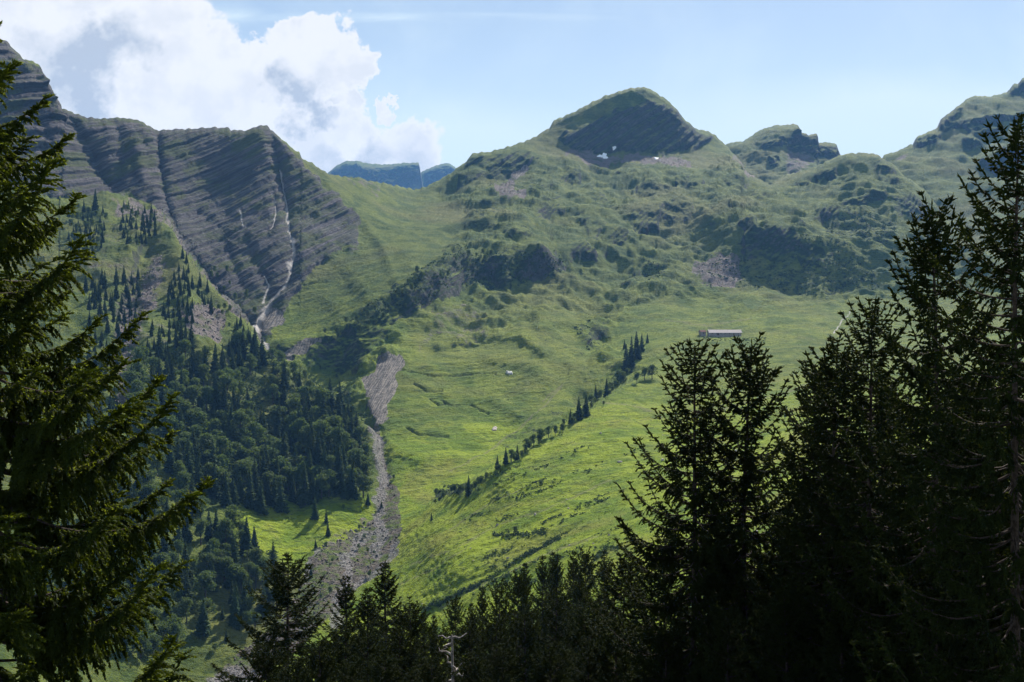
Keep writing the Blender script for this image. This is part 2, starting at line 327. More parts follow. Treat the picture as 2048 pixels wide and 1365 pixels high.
R_ = np.exp(Lg)
for ln, w, amp in GULLY:
    d = segdist(ln, GX, GY, w * 3)
    R_ = R_ + amp * np.exp(-(d / w) ** 2) * 1.0
Lg = np.log(R_)

def col_interp(line, x):
    a = np.array(line, float); return np.interp(x, a[:, 0], a[:, 1])
def grid_faces(nr, nc):
    i = np.arange(nr - 1)[:, None] * nc + np.arange(nc - 1)[None]
    return np.stack([i, i + 1, i + nc + 1, i + nc], -1).reshape(-1, 4)
def strata(P): return P[..., 2] - 0.80 * P[..., 0]

# surface masks, painted where the ground changes, the shrub mask also for shade (photo pixels)
CLIFF_L = [(-400,0),(0,60),(120,200),(300,240),(530,240),(602,315),(640,370),(690,412),(722,440),(716,486),(640,520),(610,560),(588,600),(560,640),(520,690),(500,660),(440,590),(380,520),(345,455),(320,425),(290,400),(240,392),(150,398),(0,375),(-400,330)]
ROCK = [[(0,120),(80,125),(125,230),(110,300),(0,300)]]
SCREE = [([(1135,300),(1200,312),(1330,308),(1400,330),(1352,335),(1250,322),(1180,330),(1140,320)],.9),([(975,365),(1010,360),(1050,385),(1045,405),(1000,402),(978,385)],.8),([(1385,520),(1450,500),(1480,520),(1484,560),(1430,575),(1390,555)],.85),([(870,615),(960,600),(1000,640),(940,690),(870,680),(845,720),(830,690)],.42),([(380,620),(430,615),(452,650),(440,680),(400,672),(376,655)],.95),([(130,520),(215,430),(300,420),(330,470),(325,540),(290,640),(250,740),(190,720),(160,620)],.36),([(240,395),(320,420),(345,455),(310,440),(240,425)],.8),([(330,440),(350,440),(445,575),(500,650),(505,672),(440,600),(380,525)],.9),([(1465,295),(1500,330),(1545,365),(1500,362),(1470,330)],.7),([(655,350),(745,362),(790,400),(740,390),(690,370)],.45),([(230,700),(262,720),(250,830),(236,820)],.8),([(1620,350),(1690,330),(1720,340),(1660,352)],.4),([(625,1090),(760,1030),(740,1060),(640,1112)],.5),([(335,500),(375,545),(420,605),(455,660),(430,700),(330,705),(250,730),(235,620)],.36),([(600,600),(700,470),(715,490),(650,530),(610,580)],.5)]
SHRUB_SHADE = [([(290,740),(330,700),(376,705),(440,745),(506,735),(582,785),(684,818),(735,880),(735,985),(690,995),(600,1005),(479,1005),(400,980),(290,880)],.5),([(1480,500),(1600,470),(1700,505),(1755,530),(1750,580),(1640,602),(1480,575),(1420,560),(1400,520)],.46),([(1630,430),(1700,420),(1800,440),(1790,480),(1740,500),(1660,470)],.55),([(1500,430),(1570,420),(1640,450),(1600,470),(1520,455)],.35),([(1780,400),(1850,395),(1880,440),(1800,445)],.45),([(880,505),(990,495),(1030,500),(1120,495),(1130,550),(1030,560),(930,570),(880,600),(830,620),(720,640),(700,660),(690,640),(760,600),(830,555)],.8),([(560,730),(680,770),(740,830),(700,830),(620,790)],.7),([(1100,840),(1180,770),(1240,700),(1260,760),(1200,800)],.35),([(1140,660),(1200,640),(1240,680),(1180,700)],.35),([(1240,560),(1300,530),(1380,560),(1320,580)],.4),([(870,980),(920,965),(930,985),(880,1000)],.9),([(990,880),(1080,820),(1130,780),(1110,850),(1010,920)],.3),([(1100,640),(1180,650),(1190,720),(1130,760),(1100,700)],.25),([(900,420),(1010,410),(1060,450),(960,470)],.4),([(1060,350),(1140,380),(1120,420),(1060,400)],.35),([(1240,500),(1330,520),(1300,560),(1230,560)],.3),([(1480,640),(1400,640),(1400,676),(1520,676)],.3)]  # real scrub; also darkens forest ground and colours shade into the cliff band
GRAVEL = [[(738,858),(756,862),(768,905),(778,950),(788,968),(800,1010),(803,1060),(795,1095),(768,1130),(740,1160),(700,1190),(650,1240),(560,1330),(480,1400),(400,1400),(450,1330),(560,1240),(610,1160),(615,1120),(640,1103),(690,1082),(735,1055),(752,1020),(756,985),(766,960),(755,905)]]
TORRENT = [([(745,858),(758,900),(766,940),(772,965),(760,1000),(757,1040),(765,1070),(748,1110)],8),([(765,1060),(720,1080),(690,1120),(700,1160),(665,1240)],8),([(795,1090),(760,1140),(700,1185)],5),([(640,1105),(618,1140),(612,1165)],5),([(742,800),(752,825),(758,845),(748,862)],4),([(515,650),(528,690),(535,700)],4),([(502,1350),(440,1365)],22)]
WATER = [([(548,395),(551,430),(540,462)],1.8),([(562,345),(572,420),(577,470),(584,500)],3.0),([(585,485),(588,512),(576,532)],5),([(576,530),(580,545),(568,578),(548,600),(526,628)],5),([(528,622),(516,645),(512,662)],7),([(530,560),(538,575),(520,608)],2.0),([(528,620),(515,640),(508,655)],3.5),([(480,425),(485,460)],1.2),([(1700,625),(1680,650),(1668,665)],.7),([(530,690),(545,712),(560,722)],2.5)]
PATH = [([(1085,800),(1125,770),(1060,840),(960,915),(900,945)],1.6),([(1205,805),(1240,808),(1300,820)],2.0),([(1700,740),(1560,790),(1400,830)],1.6),([(1500,640),(1410,650),(1330,640)],1.2),([(880,1215),(960,1170),(1080,1115),(1200,1075)],2.2),([(820,1130),(900,1100),(1000,1050),(1100,1015),(1220,960)],1.6),([(900,1060),(980,1010),(1080,960)],1.3),([(800,1170),(860,1140),(930,1100)],1.2)]
CRACK = [([(830,770),(850,780),(880,778)],1.4),([(860,800),(875,810),(890,808)],1.4),([(880,800),(905,815),(940,812),(975,828)],1.5),([(812,855),(840,870),(900,875)],1.5),([(800,740),(870,755),(990,750)],1.2),([(600,570),(640,560)],1)]
SLAB = [([(722,768),(735,752),(752,738),(772,718),(815,712),(812,728),(800,745),(795,775),(782,800),(772,822),(760,850),(754,826),(738,795)],1),([(500,660),(510,634),(532,612),(566,628),(574,642),(548,656),(520,670)],1),([(556,708),(590,692),(620,680),(652,674),(640,690),(622,702),(600,714),(572,716)],1),([(560,722),(590,718),(584,732),(570,730)],1),([(1018,360),(1035,345),(1052,334),(1066,335),(1055,350),(1035,364)],.9),([(752,850),(775,828),(785,826),(765,852)],.8),([(1090,328),(1125,320),(1120,332)],.6)]
def maskset(GX, GY):
    o = {}
    def P(ps, b=1): return np.minimum(1, sum(blur(inpoly(p, GX, GY).astype(float), b) * w for p, w in ps))
    o['strata'] = P([(CLIFF_L, 1)], 2)
    o['rock'] = P([(p, 1) for p in ROCK] + [(p, .55 if d > 100 else min(1, max(0, (d - 40) / 22))) for p, d in CL], 1)  # lower weight on the band lets dark scrub colour imitate the wall's shade
    o['strata'] = np.maximum(o['strata'], P([([(1122,275),(1200,238),(1290,200),(1340,214),(1368,245),(1400,268),(1425,272),(1405,298),(1330,308),(1250,304),(1190,312),(1142,302)], .44)], 4))
    o['scree'] = P(SCREE, 2); o['shrub'] = P(SHRUB_SHADE, 3) * (1 - .85 * np.clip(o['rock'], 0, 1)); o['slab'] = P(SLAB, 1); o['gravel'] = P([(g, 1) for g in GRAVEL], 1)
    return o
MK = maskset(GX, GY)
AMP0 = np.where(mF, .7, np.where(mS, .22, 1.0))
for _p, _a in [([(602,315),(660,347),(860,378),(940,440),(900,505),(830,550),(760,600),(560,720),(520,690),(600,570),(720,440)], .28), ([(740,760),(830,650),(900,700),(1150,620),(1200,700),(1120,840),(900,990),(780,1060),(755,860)], .3), ([(1280,600),(1500,600),(1950,590),(2100,720),(1290,740),(1200,700)], .32), ([(900,345),(1100,240),(1290,170),(1470,300),(1400,345),(1250,330),(1130,318),(1000,350)], .35), ([(1480,640),(1380,560),(1440,480),(1700,560),(1760,600)], .6)]:
    AMP0[inpoly(_p, GX, GY)] = _a
AMP = blur(AMP0, 6)
_unused = blur(np.where(mF, .7, np.where(mS, .22, 1.0)), 6)

def sample(A, px, py): return bicubic(A, (px - X0) / ST, (py - Y0) / ST)

def make_terrain():
    cols = np.concatenate([np.arange(-600, -60, 6.0), np.arange(-60, 2110, 1.9), np.arange(2110, 2700, 6.0)])
    nr = 640
    top = col_interp(SKY_MAIN, cols) + 1.5 * np.array([math.sin(c * 0.37) * math.sin(c * .113) for c in cols])
    s = np.linspace(0, 1, nr)[:, None]
    PX = np.repeat(cols[None], nr, 0); PY = 1500 + (top[None] - 1500) * s
    L = sample(Lg, PX, PY)
    edge = np.clip((8 - (PY - top[None])) / 8, 0, 1)          # surface rolls over at the skyline
    L = L + 0.02 * edge ** 2
    r = np.exp(L)
    P = np.stack(pt(PX, PY, r), -1)
    Q0 = np.stack([PX, PY, 0 * PX], -1); wx, wy = fbm(Q0, 40, 3, .6, 3.7) * 16, fbm(Q0, 30, 3, .6, 8.7) * 10
    m = {k: sample(v, PX + wx * wt, PY + wy * wt) for k, v in MK.items() for wt in [dict(rock=.8, scree=1.3, shrub=1.3, slab=.8, strata=.7, gravel=.5)[k]]}
    amp = sample(AMP, PX, PY)
    # normals of the smooth base
    def normals(P):
        du = np.gradient(P, axis=1); dv = np.gradient(P, axis=0)
        n = np.cross(du, dv); n /= np.linalg.norm(n, axis=2)[..., None] + 1e-9
        return n
    N = normals(P)
    fade = np.clip((PY - top[None]) / 26, 0.12, 1)
    steep = np.clip((0.75 - N[..., 2]) / 0.25, 0, 1)
    rockm = np.clip(m['rock'] + m['strata'], 0, 1)
    hum = fbm(P * [1, 1, .6], 95, 3, .5, 3.1) * 14.0 + fbm(P, 46, 4, .5, 8.2, 'b') * -11.0 + fbm(P, 14, 3, .6, 12.2, 'b') * -1.0
    gentle = np.clip(amp * 1.2 - .2, .05, 1)
    zd = hum * gentle * (1 - .75 * m['strata']) * fade * (1 - m['gravel'])
    lowcut = np.clip((PY - 900) / 60, 0, 1) * (1 - np.clip((PX - 850) / 80, 0, 1)); zd *= 1 - .8 * lowcut
    zd = zd + fbm(P, 26, 4, .55, 1.7) * 1.6 * np.clip(amp, .3, 1) * fade
    zd = zd + fbm(P, 6.0, 3, .55, 5.5, 'b') * .55 * (1 - .5 * rockm)
    # terracettes and furrows running down the right-hand pasture
    q = np.stack([(P[..., 0] * .88 + P[..., 1] * .47) * .14, P[..., 1] * .88 - P[..., 0] * .47, P[..., 2] * .2], -1)
    zd = zd + fbm(q, 9, 4, .6, 2.2) * 1.3 * (1 - rockm) * (1 - m['gravel'])
    zd = zd * (1 - .95 * m['slab']) * (1 - .7 * m['rock'])
    P[..., 2] += zd
    zd = np.sin(P[..., 2] * 2 * np.pi / 3.1 + fbm(P, 30, 3, .6, 6.6) * 9) * np.clip(fbm(P, 60, 3, .6, 9.1) * 2 + .6, 0, 1) * .22 * (1 - rockm) * (1 - m['gravel']); P[..., 2] += zd
    # rock relief along the normal
    sv = strata(P) + fbm(P, 170, 2, .5, 4.4) * 9 + fbm(P, 22, 2, .5, 6.4) * .9
    st1 = np.abs((sv / 7.6) % 1.0 - .3); st2 = np.abs((sv / 3.1 + .3) % 1.0 - .4)
    ledge = np.where((sv / 7.6) % 1 < .3, (sv / 7.6) % 1 / .3, 1 - ((sv / 7.6) % 1 - .3) / .7)
    ledge2 = np.where((sv / 21.0) % 1 < .25, (sv / 21.0) % 1 / .25, 1 - ((sv / 21.0) % 1 - .25) / .75)
    rib = fbm(P * [1, 1, .35], 60, 4, .55, 7.7, 'r')
    d = m['strata'] * (ledge * 1.7 + ledge2 * 2.6 + st2 * .9 + rib * 2.6) * np.clip(fade, .25, 1)
    d += m['rock'] * (fbm(P * [1, 1, .5], 36, 5, .55, 2.9, 'r') * 4.5 + ledge * 1.0 + ledge2 * 4.0 * (PY < 335)) * np.clip(fade, .2, 1)
    d += m['scree'] * fbm(P, 5, 2, .5, 1.1) * .8 + m['gravel'] * (fbm(P, 12, 4, .6, 3.3) * .7)
    d *= 1 - .95 * m['slab']
    P += N * d[..., None]
    # fine line work
    wat = np.zeros(PX.shape); tor = np.zeros(PX.shape); pth = np.zeros(PX.shape); crk = np.zeros(PX.shape)
    for ln, w in WATER: wat = np.maximum(wat, np.clip(1.5 - segdist(ln, PX + fbm(P, 14, 2) * 3, PY, w * 2 + 4) / w, 0, 1))
    wob = fbm(P, 25, 3, .6, 1.3) * 9
    for ln, w in TORRENT: tor = np.maximum(tor, np.clip(1.6 - segdist(ln, PX + wob, PY + wob * .4, w * 2 + 10) / w + fbm(P, 12, 3, .6, 4.3) * 1.1, 0, 1))
    for ln, w in PATH: pth = np.maximum(pth, np.clip(1.5 - segdist(ln, PX + wob * .3, PY, w * 2 + 4) / w, 0, 1))
    for ln, w in CRACK: crk = np.maximum(crk, np.clip(1.5 - segdist(ln, PX + wob * .6, PY + wob * .3, w * 2 + 6) / w, 0, 1))
    P[..., 2] -= crk * 2.5
    lush = sample(blur(np.where(mS, np.clip((GY - 690) / 170, 0, 1) ** .7, 0) + inpoly([(450,1010),(760,990),(745,1050),(640,1110),(600,1150),(480,1090)], GX, GY) * 1.0 + inpoly([(770,870),(870,880),(960,830),(1060,850),(1000,960),(800,1100)], GX, GY) * .55 * ~mS + .42 * ~mS * ~mF * np.clip((GY - 540) / 140, 0, 1), 16), PX, PY)
    # back side behind the skyline
    nb = 14; rt = np.hypot(P[-1, :, 0], P[-1, :, 1]); zt = P[-1, :, 2]; hx, hy = P[-1, :, 0] / rt, P[-1, :, 1] / rt
    B = []
    for k in range(1, nb + 1):
        dr = 6.0 * k ** 1.9; B.append(np.stack([hx * (rt + dr), hy * (rt + dr), zt - dr * .62 - 2 + 3 * np.sin(cols * .05 + k)], -1))
    # near slope below the camera, nearer than the bottom edge
    rb = np.hypot(P[0, :, 0], P[0, :, 1]); zb = P[0, :, 2]; hx0, hy0 = P[0, :, 0] / rb, P[0, :, 1] / rb
    Fr = []; nf = 60
    for k in range(nf):
        t = (k / nf) ** 2.0; rr = 1.2 + (rb - 1.2) * t
        z = near_z(rr)
        bl = np.clip((t - .25) / .75, 0, 1); bl = bl * bl * (3 - 2 * bl)
        z = z * (1 - bl) + (zb + 0 * rr) * bl
        Fr.append(np.stack([hx0 * rr, hy0 * rr, z + .5 * np.sin(rr * .7 + cols * .02) * min(1, t * 50)], -1))
    A = np.concatenate([np.array(Fr), P, np.array(B)], 0)
    nR, nC = A.shape[:2]
    me = mesh_np('terrain', A.reshape(-1, 3), grid_faces(nR, nC))
    def padded(x, nearv=0., backv=None):
        return np.concatenate([np.full((nf, nC), nearv), x, np.repeat(x[-1:], nb, 0) if backv is None else np.full((nb, nC), backv)], 0)
    def colattr(nm, a, b, c, e):
        at = me.attributes.new(nm, 'FLOAT_COLOR', 'POINT')
        at.data.foreach_set('color', np.stack([padded(x).ravel() for x in (a, b, c, e)], -1).astype(np.float32).ravel())
    colattr('ma', m['strata'], m['rock'], m['scree'], m['shrub'])
    colattr('mb', m['gravel'], np.maximum(tor, 0), wat, np.maximum(pth, 0))
    colattr('mc', lush, crk, m['slab'], steep)
    global GRIDP, GCOLS, GTOP, GNR
    GRIDP, GCOLS, GTOP, GNR = P, cols, top, nr
    return me
def near_z(r):
    return -1.75 - np.minimum(r, 45) * .60 - np.maximum(np.minimum(r, 160) - 45, 0) * .42 - np.maximum(r - 160, 0) * .37
def surf(px, py):
    """world point of the terrain where the photo shows pixel (px, py)"""
    ci = np.clip(np.searchsorted(GCOLS, px) , 0, len(GCOLS) - 1)
    t = (1500 - py) / (1500 - GTOP[ci]); ri = int(np.clip(round(t * (GNR - 1)), 0, GNR - 1))
    return GRIDP[ri, ci].copy()

# ------------------------------------------------------------------ terrain material
def new_mat(name):
    m = D.materials.new(name); m.use_nodes = True; t = NT(m.node_tree); t.n.clear()
    return m, t
def finish(t, col, rough=.9, bump=None, spec=.2, strength=1.0, dist=1.0, trans=None):
    b = t.new('ShaderNodeBsdfPrincipled'); t.put(b.inputs['Base Color'], col if isinstance(col, bpy.types.NodeSocket) else (*col, 1))
    t.put(b.inputs['Roughness'], rough); b.inputs['Specular IOR Level'].default_value = spec
    if bump is not None:
        bn = t.new('ShaderNodeBump'); bn.inputs['Strength'].default_value = strength; bn.inputs['Distance'].default_value = dist
        t.put(bn.inputs['Height'], bump); t.l.new(bn.outputs[0], b.inputs['Normal'])
    o = t.new('ShaderNodeOutputMaterial'); s = b.outputs[0]
    if trans is not None:
        tr = t.new('ShaderNodeBsdfTranslucent'); t.put(tr.inputs[0], trans[0] if isinstance(trans[0], bpy.types.NodeSocket) else (*trans[0], 1))
        mx = t.new('ShaderNodeMixShader'); mx.inputs[0].default_value = trans[1]; t.l.new(s, mx.inputs[1]); t.l.new(tr.outputs[0], mx.inputs[2]); s = mx.outputs[0]
    t.l.new(s, o.inputs[0])
    return b
def terrain_mat(name, mode='main'):
    m, t = new_mat(name)
    tc = t.new('ShaderNodeTexCoord'); v = tc.outputs['Object']
    sep = t.new('ShaderNodeSeparateXYZ'); t.l.new(v, sep.inputs[0])
    def att(nm):
        a = t.new('ShaderNodeAttribute', attribute_name=nm); s = t.new('ShaderNodeSeparateColor'); t.l.new(a.outputs['Color'], s.inputs[0])
        return s.outputs[0], s.outputs[1], s.outputs[2], a.outputs['Alpha']
    stra, rock, scree, shrub = att('ma'); grav, tor, wat, pth = att('mb'); lush, crk, slab, _ = att('mc')
    big = t.noise(v, .006, 4, .6, .3); mid = t.noise(v, .035, 5, .6, .5); fine = t.noise(v, .22, 5, .65); vf = t.noise(v, .9, 4, .65)
    geo = t.new('ShaderNodeNewGeometry'); sn = t.new('ShaderNodeSeparateXYZ'); t.l.new(geo.outputs['Normal'], sn.inputs[0]); nz = sn.outputs[2]
    # meadow
    g = t.mix(t.ramp(mid, .38, .62), (.050, .080, .016), (.112, .138, .024))
    g = t.mix(t.m('MULTIPLY', t.ramp(big, .45, .68), .6), g, (.140, .128, .046))
    gl = t.mix(t.ramp(mid, .36, .6), (.110, .172, .009), (.215, .272, .015))
    gl = t.mix(t.m('MULTIPLY', t.ramp(t.noise(v, .013, 5, .6, 1.0), .5, .7), .7), gl, (.215, .210, .036))
    g = t.mix(lush, g, gl)
    cz = t.new('ShaderNodeCombineXYZ'); t.put(cz.inputs[0], t.m('MULTIPLY', sep.outputs[0], .03)); t.put(cz.inputs[1], t.m('MULTIPLY', sep.outputs[1], .03)); t.put(cz.inputs[2], t.m('MULTIPLY', sep.outputs[2], .7))
    tread = t.noise(cz.outputs[0], 1.0, 5, .7)
    g = t.mix(t.m('MULTIPLY', t.ramp(tread, .52, .64), .42), g, (.050, .068, .018))
    g = t.mix(t.m('MULTIPLY', t.ramp(tread, .46, .36), .30), g, (.190, .190, .050))
    mp = t.new('ShaderNodeMapping'); t.l.new(v, mp.inputs[0]); mp.inputs['Rotation'].default_value = (0, 0, -.49); mp2 = t.new('ShaderNodeMapping'); t.l.new(mp.outputs[0], mp2.inputs[0]); mp2.inputs['Scale'].default_value = (.22, 1, 1); mp = mp2
    tuft = t.noise(mp.outputs[0], .42, 6, .7, .3)
    g = t.mix(t.m('MULTIPLY', t.ramp(tuft, .52, .64), .68), g, (.030, .052, .014))
    g = t.mix(t.m('MULTIPLY', t.ramp(fine, .55, .75), .5), g, (.026, .045, .014))
    g = t.mix(t.m('MULTIPLY', t.ramp(vf, .68, .8), .35), g, (.20, .19, .13))
    # scrub, and the cliff band shade coloured in through the same mask
    sh = t.mix(t.ramp(t.noise(v, .16, 5, .7), .42, .58), (.016, .030, .012), (.080, .105, .022))
    g = t.mix(t.ramp(t.m('ADD', shrub, t.m('MULTIPLY', t.m('SUBTRACT', t.noise(v, .06, 6, .75), .5), 2.6)), .40, .6), g, sh)
    # rock
    r1 = t.mix(t.ramp(fine, .35, .65), (.030, .032, .032), (.082, .077, .072))
    r1 = t.mix(t.m('MULTIPLY', t.ramp(mid, .45, .6), .5), r1, (.060, .058, .062))
    rveg_shade = t.m('MAXIMUM', t.m('MULTIPLY', t.ramp(nz, .36, .6), t.ramp(t.noise(v, .05, 5, .6), .36, .5)), t.m('MULTIPLY', t.ramp(t.noise(v, .09, 5, .7), .5, .6), .6))
    r1 = t.mix(rveg_shade, r1, (.020, .034, .012))  # plants on the rock, toned dark to carry the shade of the wall
    # layered rock
    warp = t.m('ADD', t.m('MULTIPLY', t.noise(v, .006, 2, .5), 18.0), t.m('MULTIPLY', t.noise(v, .06, 4, .6), 2.6))
    s = t.m('ADD', t.m('ADD', sep.outputs[2], t.m('ADD', t.m('MULTIPLY', sep.outputs[0], -.80), t.m('MULTIPLY', sep.outputs[1], .0))), warp)
    def n1d(k, sc_):
        cb = t.new('ShaderNodeCombineXYZ'); t.put(cb.inputs[2], t.m('MULTIPLY', s, k)); t.put(cb.inputs[0], t.m('MULTIPLY', sep.outputs[0], k * sc_)); t.put(cb.inputs[1], t.m('MULTIPLY', sep.outputs[1], k * sc_))
        return t.noise(cb.outputs[0], 1.0, 3, .6)
    b1, b2, b3 = n1d(.26, .03), n1d(.75, .04), n1d(.09, .08)
    sl = t.mix(t.ramp(b1, .38, .62), (.044, .041, .047), (.120, .107, .110))
    sl = t.mix(t.m('MULTIPLY', t.ramp(b2, .5, .58), .85), sl, (.046, .043, .048))
    ngr = t.m('ADD', t.ramp(t.noise(v, .018, 5, .65), .46, .6), t.m('MULTIPLY', t.ramp(nz, .45, .8), .5))
    ngr = t.m('MULTIPLY', t.m('MULTIPLY', ngr, .85), t.ramp(b3, .40, .52), clamp=True)
    sl = t.mix(t.m('MULTIPLY', ngr, .85), sl, (.058, .072, .022))
    sc1 = t.mix(t.ramp(vf, .35, .65), (.095, .078, .076), (.190, .160, .148))
    sc1 = t.mix(t.m('MULTIPLY', t.ramp(t.noise(v, .07, 5, .7), .5, .62), .8), sc1, (.060, .075, .026))
    gr1 = t.mix(t.ramp(vf, .35, .65), (.062, .051, .042), (.150, .128, .106))
    gr1 = t.mix(t.ramp(t.noise(v, .07, 6, .75, .9), .47, .57), gr1, (.080, .105, .026))
    jit = t.m('MULTIPLY', t.m('SUBTRACT', t.noise(v, .05, 6, .7), .5), 1.4)
    def fz(a, lo=.35, hi=.65): return t.ramp(t.m('ADD', a, t.m('MULTIPLY', jit, t.m('MULTIPLY', t.m('SUBTRACT', 1.0, t.m('ABSOLUTE', t.m('SUBTRACT', t.m('MULTIPLY', a, 2.0), 1.0))), 1.0))), lo, hi)
    c = t.mix(fz(scree), g, sc1)
    c = t.mix(t.m('MULTIPLY', fz(rock, .2, .5), t.ramp(nz, .92, .66)), c, r1)
    c = t.mix(t.m('MULTIPLY', t.ramp(nz, .56, .42), .8), c, r1)
    c = t.mix(fz(stra), c, sl)
    c = t.mix(fz(grav), c, gr1)
    c = t.mix(t.m('MULTIPLY', t.ramp(tor, .2, .8), .8), c, t.mix(t.ramp(vf, .4, .62), (.08, .075, .075), (.26, .24, .24)))
    A_ = np.cross(D_, [0, 0, 1.]); A_ /= np.linalg.norm(A_); B_ = np.cross(D_, A_); cbs = t.new('ShaderNodeCombineXYZ')
    for k_, (ax, w_) in enumerate(((D_, .05), (A_, .8), (B_, .3))):
        vd = t.new('ShaderNodeVectorMath', operation='DOT_PRODUCT'); t.l.new(v, vd.inputs[0]); vd.inputs[1].default_value = tuple(float(q_ * w_) for q_ in ax); t.l.new(vd.outputs['Value'], cbs.inputs[k_])
    ms2 = cbs
    stk = t.noise(ms2.outputs[0], 1.0, 5, .65, .2)
    sbc = t.mix(t.ramp(stk, .36, .66), (.075, .070, .070), (.270, .235, .205)); sbc = t.mix(t.m('MULTIPLY', t.ramp(fine, .55, .68), .7), sbc, (.055, .060, .040))
    c = t.mix(fz(slab, .42, .58), c, sbc)
    c = t.mix(t.m('MULTIPLY', pth, .45), c, (.17, .145, .095))
    c = t.mix(t.m('MULTIPLY', crk, .6), c, (.03, .035, .02))
    c = t.mix(t.m('MULTIPLY', wat, t.ramp(vf, .15, .45)), c, (.42, .39, .37))
    h = t.m('ADD', t.m('MULTIPLY', tuft, 1.6), t.m('ADD', t.m('MULTIPLY', fine, 1.4), t.m('MULTIPLY', vf, .5)))
    finish(t, c, .95, h, .08, 1.0, 1.6)
    return m
ter_me = make_terrain()
D_ = surf(802, 716) - surf(745, 812); D_ /= np.linalg.norm(D_)
MT = terrain_mat('terrain_surface')
ter = obj('terrain', ter_me, MT); tag(ter, kind='structure', label='green alpine valley sides with bare layered cliffs and a stream bed')

# other mountains further back
def make_back(name, sky, y_bot, anchors, cliffs, rockamp, mat, label, masks=None, step=1.9):
    x0, x1 = sky[0][0], sky[-1][0]
    cols = np.arange(x0, x1, step); nr = 170
    top = col_interp(sky, cols) + .9 * np.sin(cols * .5) * np.sin(cols * .17)
    sgx = np.arange(x0 - 40, x1 + 44, 4.0); sgy = np.arange(min(top.min(), y_bot) - 60, y_bot + 60, 4.0)
    SX, SY = np.meshgrid(sgx, sgy)
    Lx = poisson(np.clip(tps(anchors, SX, SY), 6, 9.5), cliffs, SX, SY, 1 / 15 ** 2, 160)
    s = np.linspace(0, 1, nr)[:, None]
    PX = np.repeat(cols[None], nr, 0); PY = y_bot + (top[None] - y_bot) * s
    smp = lambda A: bicubic(A, (PX - sgx[0]) / 4, (PY - sgy[0]) / 4)
    r = np.exp(smp(Lx) + .02 * np.clip((7 - (PY - top[None])) / 7, 0, 1) ** 2)
    P = np.stack(pt(PX, PY, r), -1)
    k = np.median(r) / 1500.0
    rk = np.minimum(1, sum(blur(inpoly(p, SX, SY).astype(float), 1) for p, d in cliffs) + 0 * SX); rk = smp(rk)
    fade = np.clip((PY - top[None]) / 20, .15, 1)
    du = np.gradient(P, axis=1); dv = np.gradient(P, axis=0); N = np.cross(du, dv); N /= np.linalg.norm(N, axis=2)[..., None]
    P[..., 2] += fbm(P, 90, 5, .55, 4.1) * 10 * fade * k ** .5
    P += N * (rk * fbm(P * [1, 1, .45], 45, 5, .6, 2.9, 'r') * rockamp * fade)[..., None]
    B = []; rt = np.hypot(P[-1, :, 0], P[-1, :, 1])
    for q in range(1, 9):
        dr = 9.0 * q ** 1.9; B.append(np.stack([P[-1, :, 0] / rt * (rt + dr), P[-1, :, 1] / rt * (rt + dr), P[-1, :, 2] - dr * .7 - 2], -1))
    A = np.concatenate([P, np.array(B)], 0)
    me = mesh_np(name, A.reshape(-1, 3), grid_faces(*A.shape[:2]))
    def pad(x): return np.concatenate([x, np.repeat(x[-1:], 8, 0)], 0).ravel()
    sc_ = 0 * rk
    if masks: sc_ = smp(np.minimum(1, sum(blur(inpoly(p, SX, SY).astype(float), 2) * w for p, w in masks)))
    for nm, ch in (('ma', (0 * rk, rk, sc_, 0 * rk)), ('mb', (0 * rk,) * 4), ('mc', (0 * rk,) * 4)):
        at = me.attributes.new(nm, 'FLOAT_COLOR', 'POINT'); at.data.foreach_set('color', np.stack([pad(x) for x in ch], -1).astype(np.float32).ravel())
    o = obj(name, me, mat); tag(o, kind='structure', label=label)
    return o
make_back('back_mountain', SKY_BACK, 430, [(1400,300,3900),(1451,290,3900),(1520,262,4000),(1587,250,4050),(1680,310,4000),(1500,340,3600),(1600,340,3600),(1550,400,3300),(1700,400,3300),(1420,400,3300),(1760,360,3600)],
 [([(1598,254),(1612,270),(1636,272),(1640,288),(1676,294),(1680,318),(1650,325),(1600,305),(1565,290),(1585,275)],66),([(1525,285),(1570,278),(1560,298),(1520,300)],58),([(1535,315),(1560,312),(1556,335),(1540,332)],58)], 14, MT, 'rocky back summit with tilted slabs', [([(1570,290),(1640,310),(1600,360),(1570,350)],.6)])
make_back('right_mountain', SKY_RIGHT, 640, [(1765,318,3500),(1834,274,3650),(1912,216,3800),(1981,193,3950),(2044,158,4100),(2500,90,4300),(1800,330,3350),(1900,300,3450),(2000,270,3600),(2048,230,3800),(1900,380,3100),(2000,400,3050),(1860,460,2800),(2000,500,2650),(2500,500,2700),(2500,300,3400),(1900,600,2300),(2500,620,2250)],
 [([(1827,280),(1850,270),(1880,268),(1878,295),(1850,300),(1830,305)],64),([(1880,252),(1930,240),(2000,235),(2046,226),(2100,215),(2100,240),(2000,252),(1960,250),(1910,262),(1884,270)],66),([(1930,258),(1970,248),(2000,262),(1990,277),(1945,275)],62),([(1922,282),(1960,280),(1970,296),(1930,300)],62),([(2010,186),(2030,170),(2044,160),(2100,128),(2100,170),(2040,190)],66),([(1880,240),(1912,218),(1930,212),(1905,245),(1882,256)],60),([(1950,330),(2000,310),(2040,320),(2000,350)],48),([(2000,300),(2100,270),(2100,300),(2010,330)],50)], 14, MT, 'tall green mountain flank rising at the right', [([(1800,305),(1830,310),(1800,325),(1785,322)],.7)])
make_back('far_ridge', SKY_FARA, 420, [(640,360,8000),(700,325,8200),(770,330,8200),(838,326,8000),(700,380,7600),(800,390,7600),(860,400,7800)], [([(660,345),(690,330),(740,335),(840,332),(843,365),(760,400),(680,380)],56)], 22, MT, 'distant blue ridge seen through the saddle')
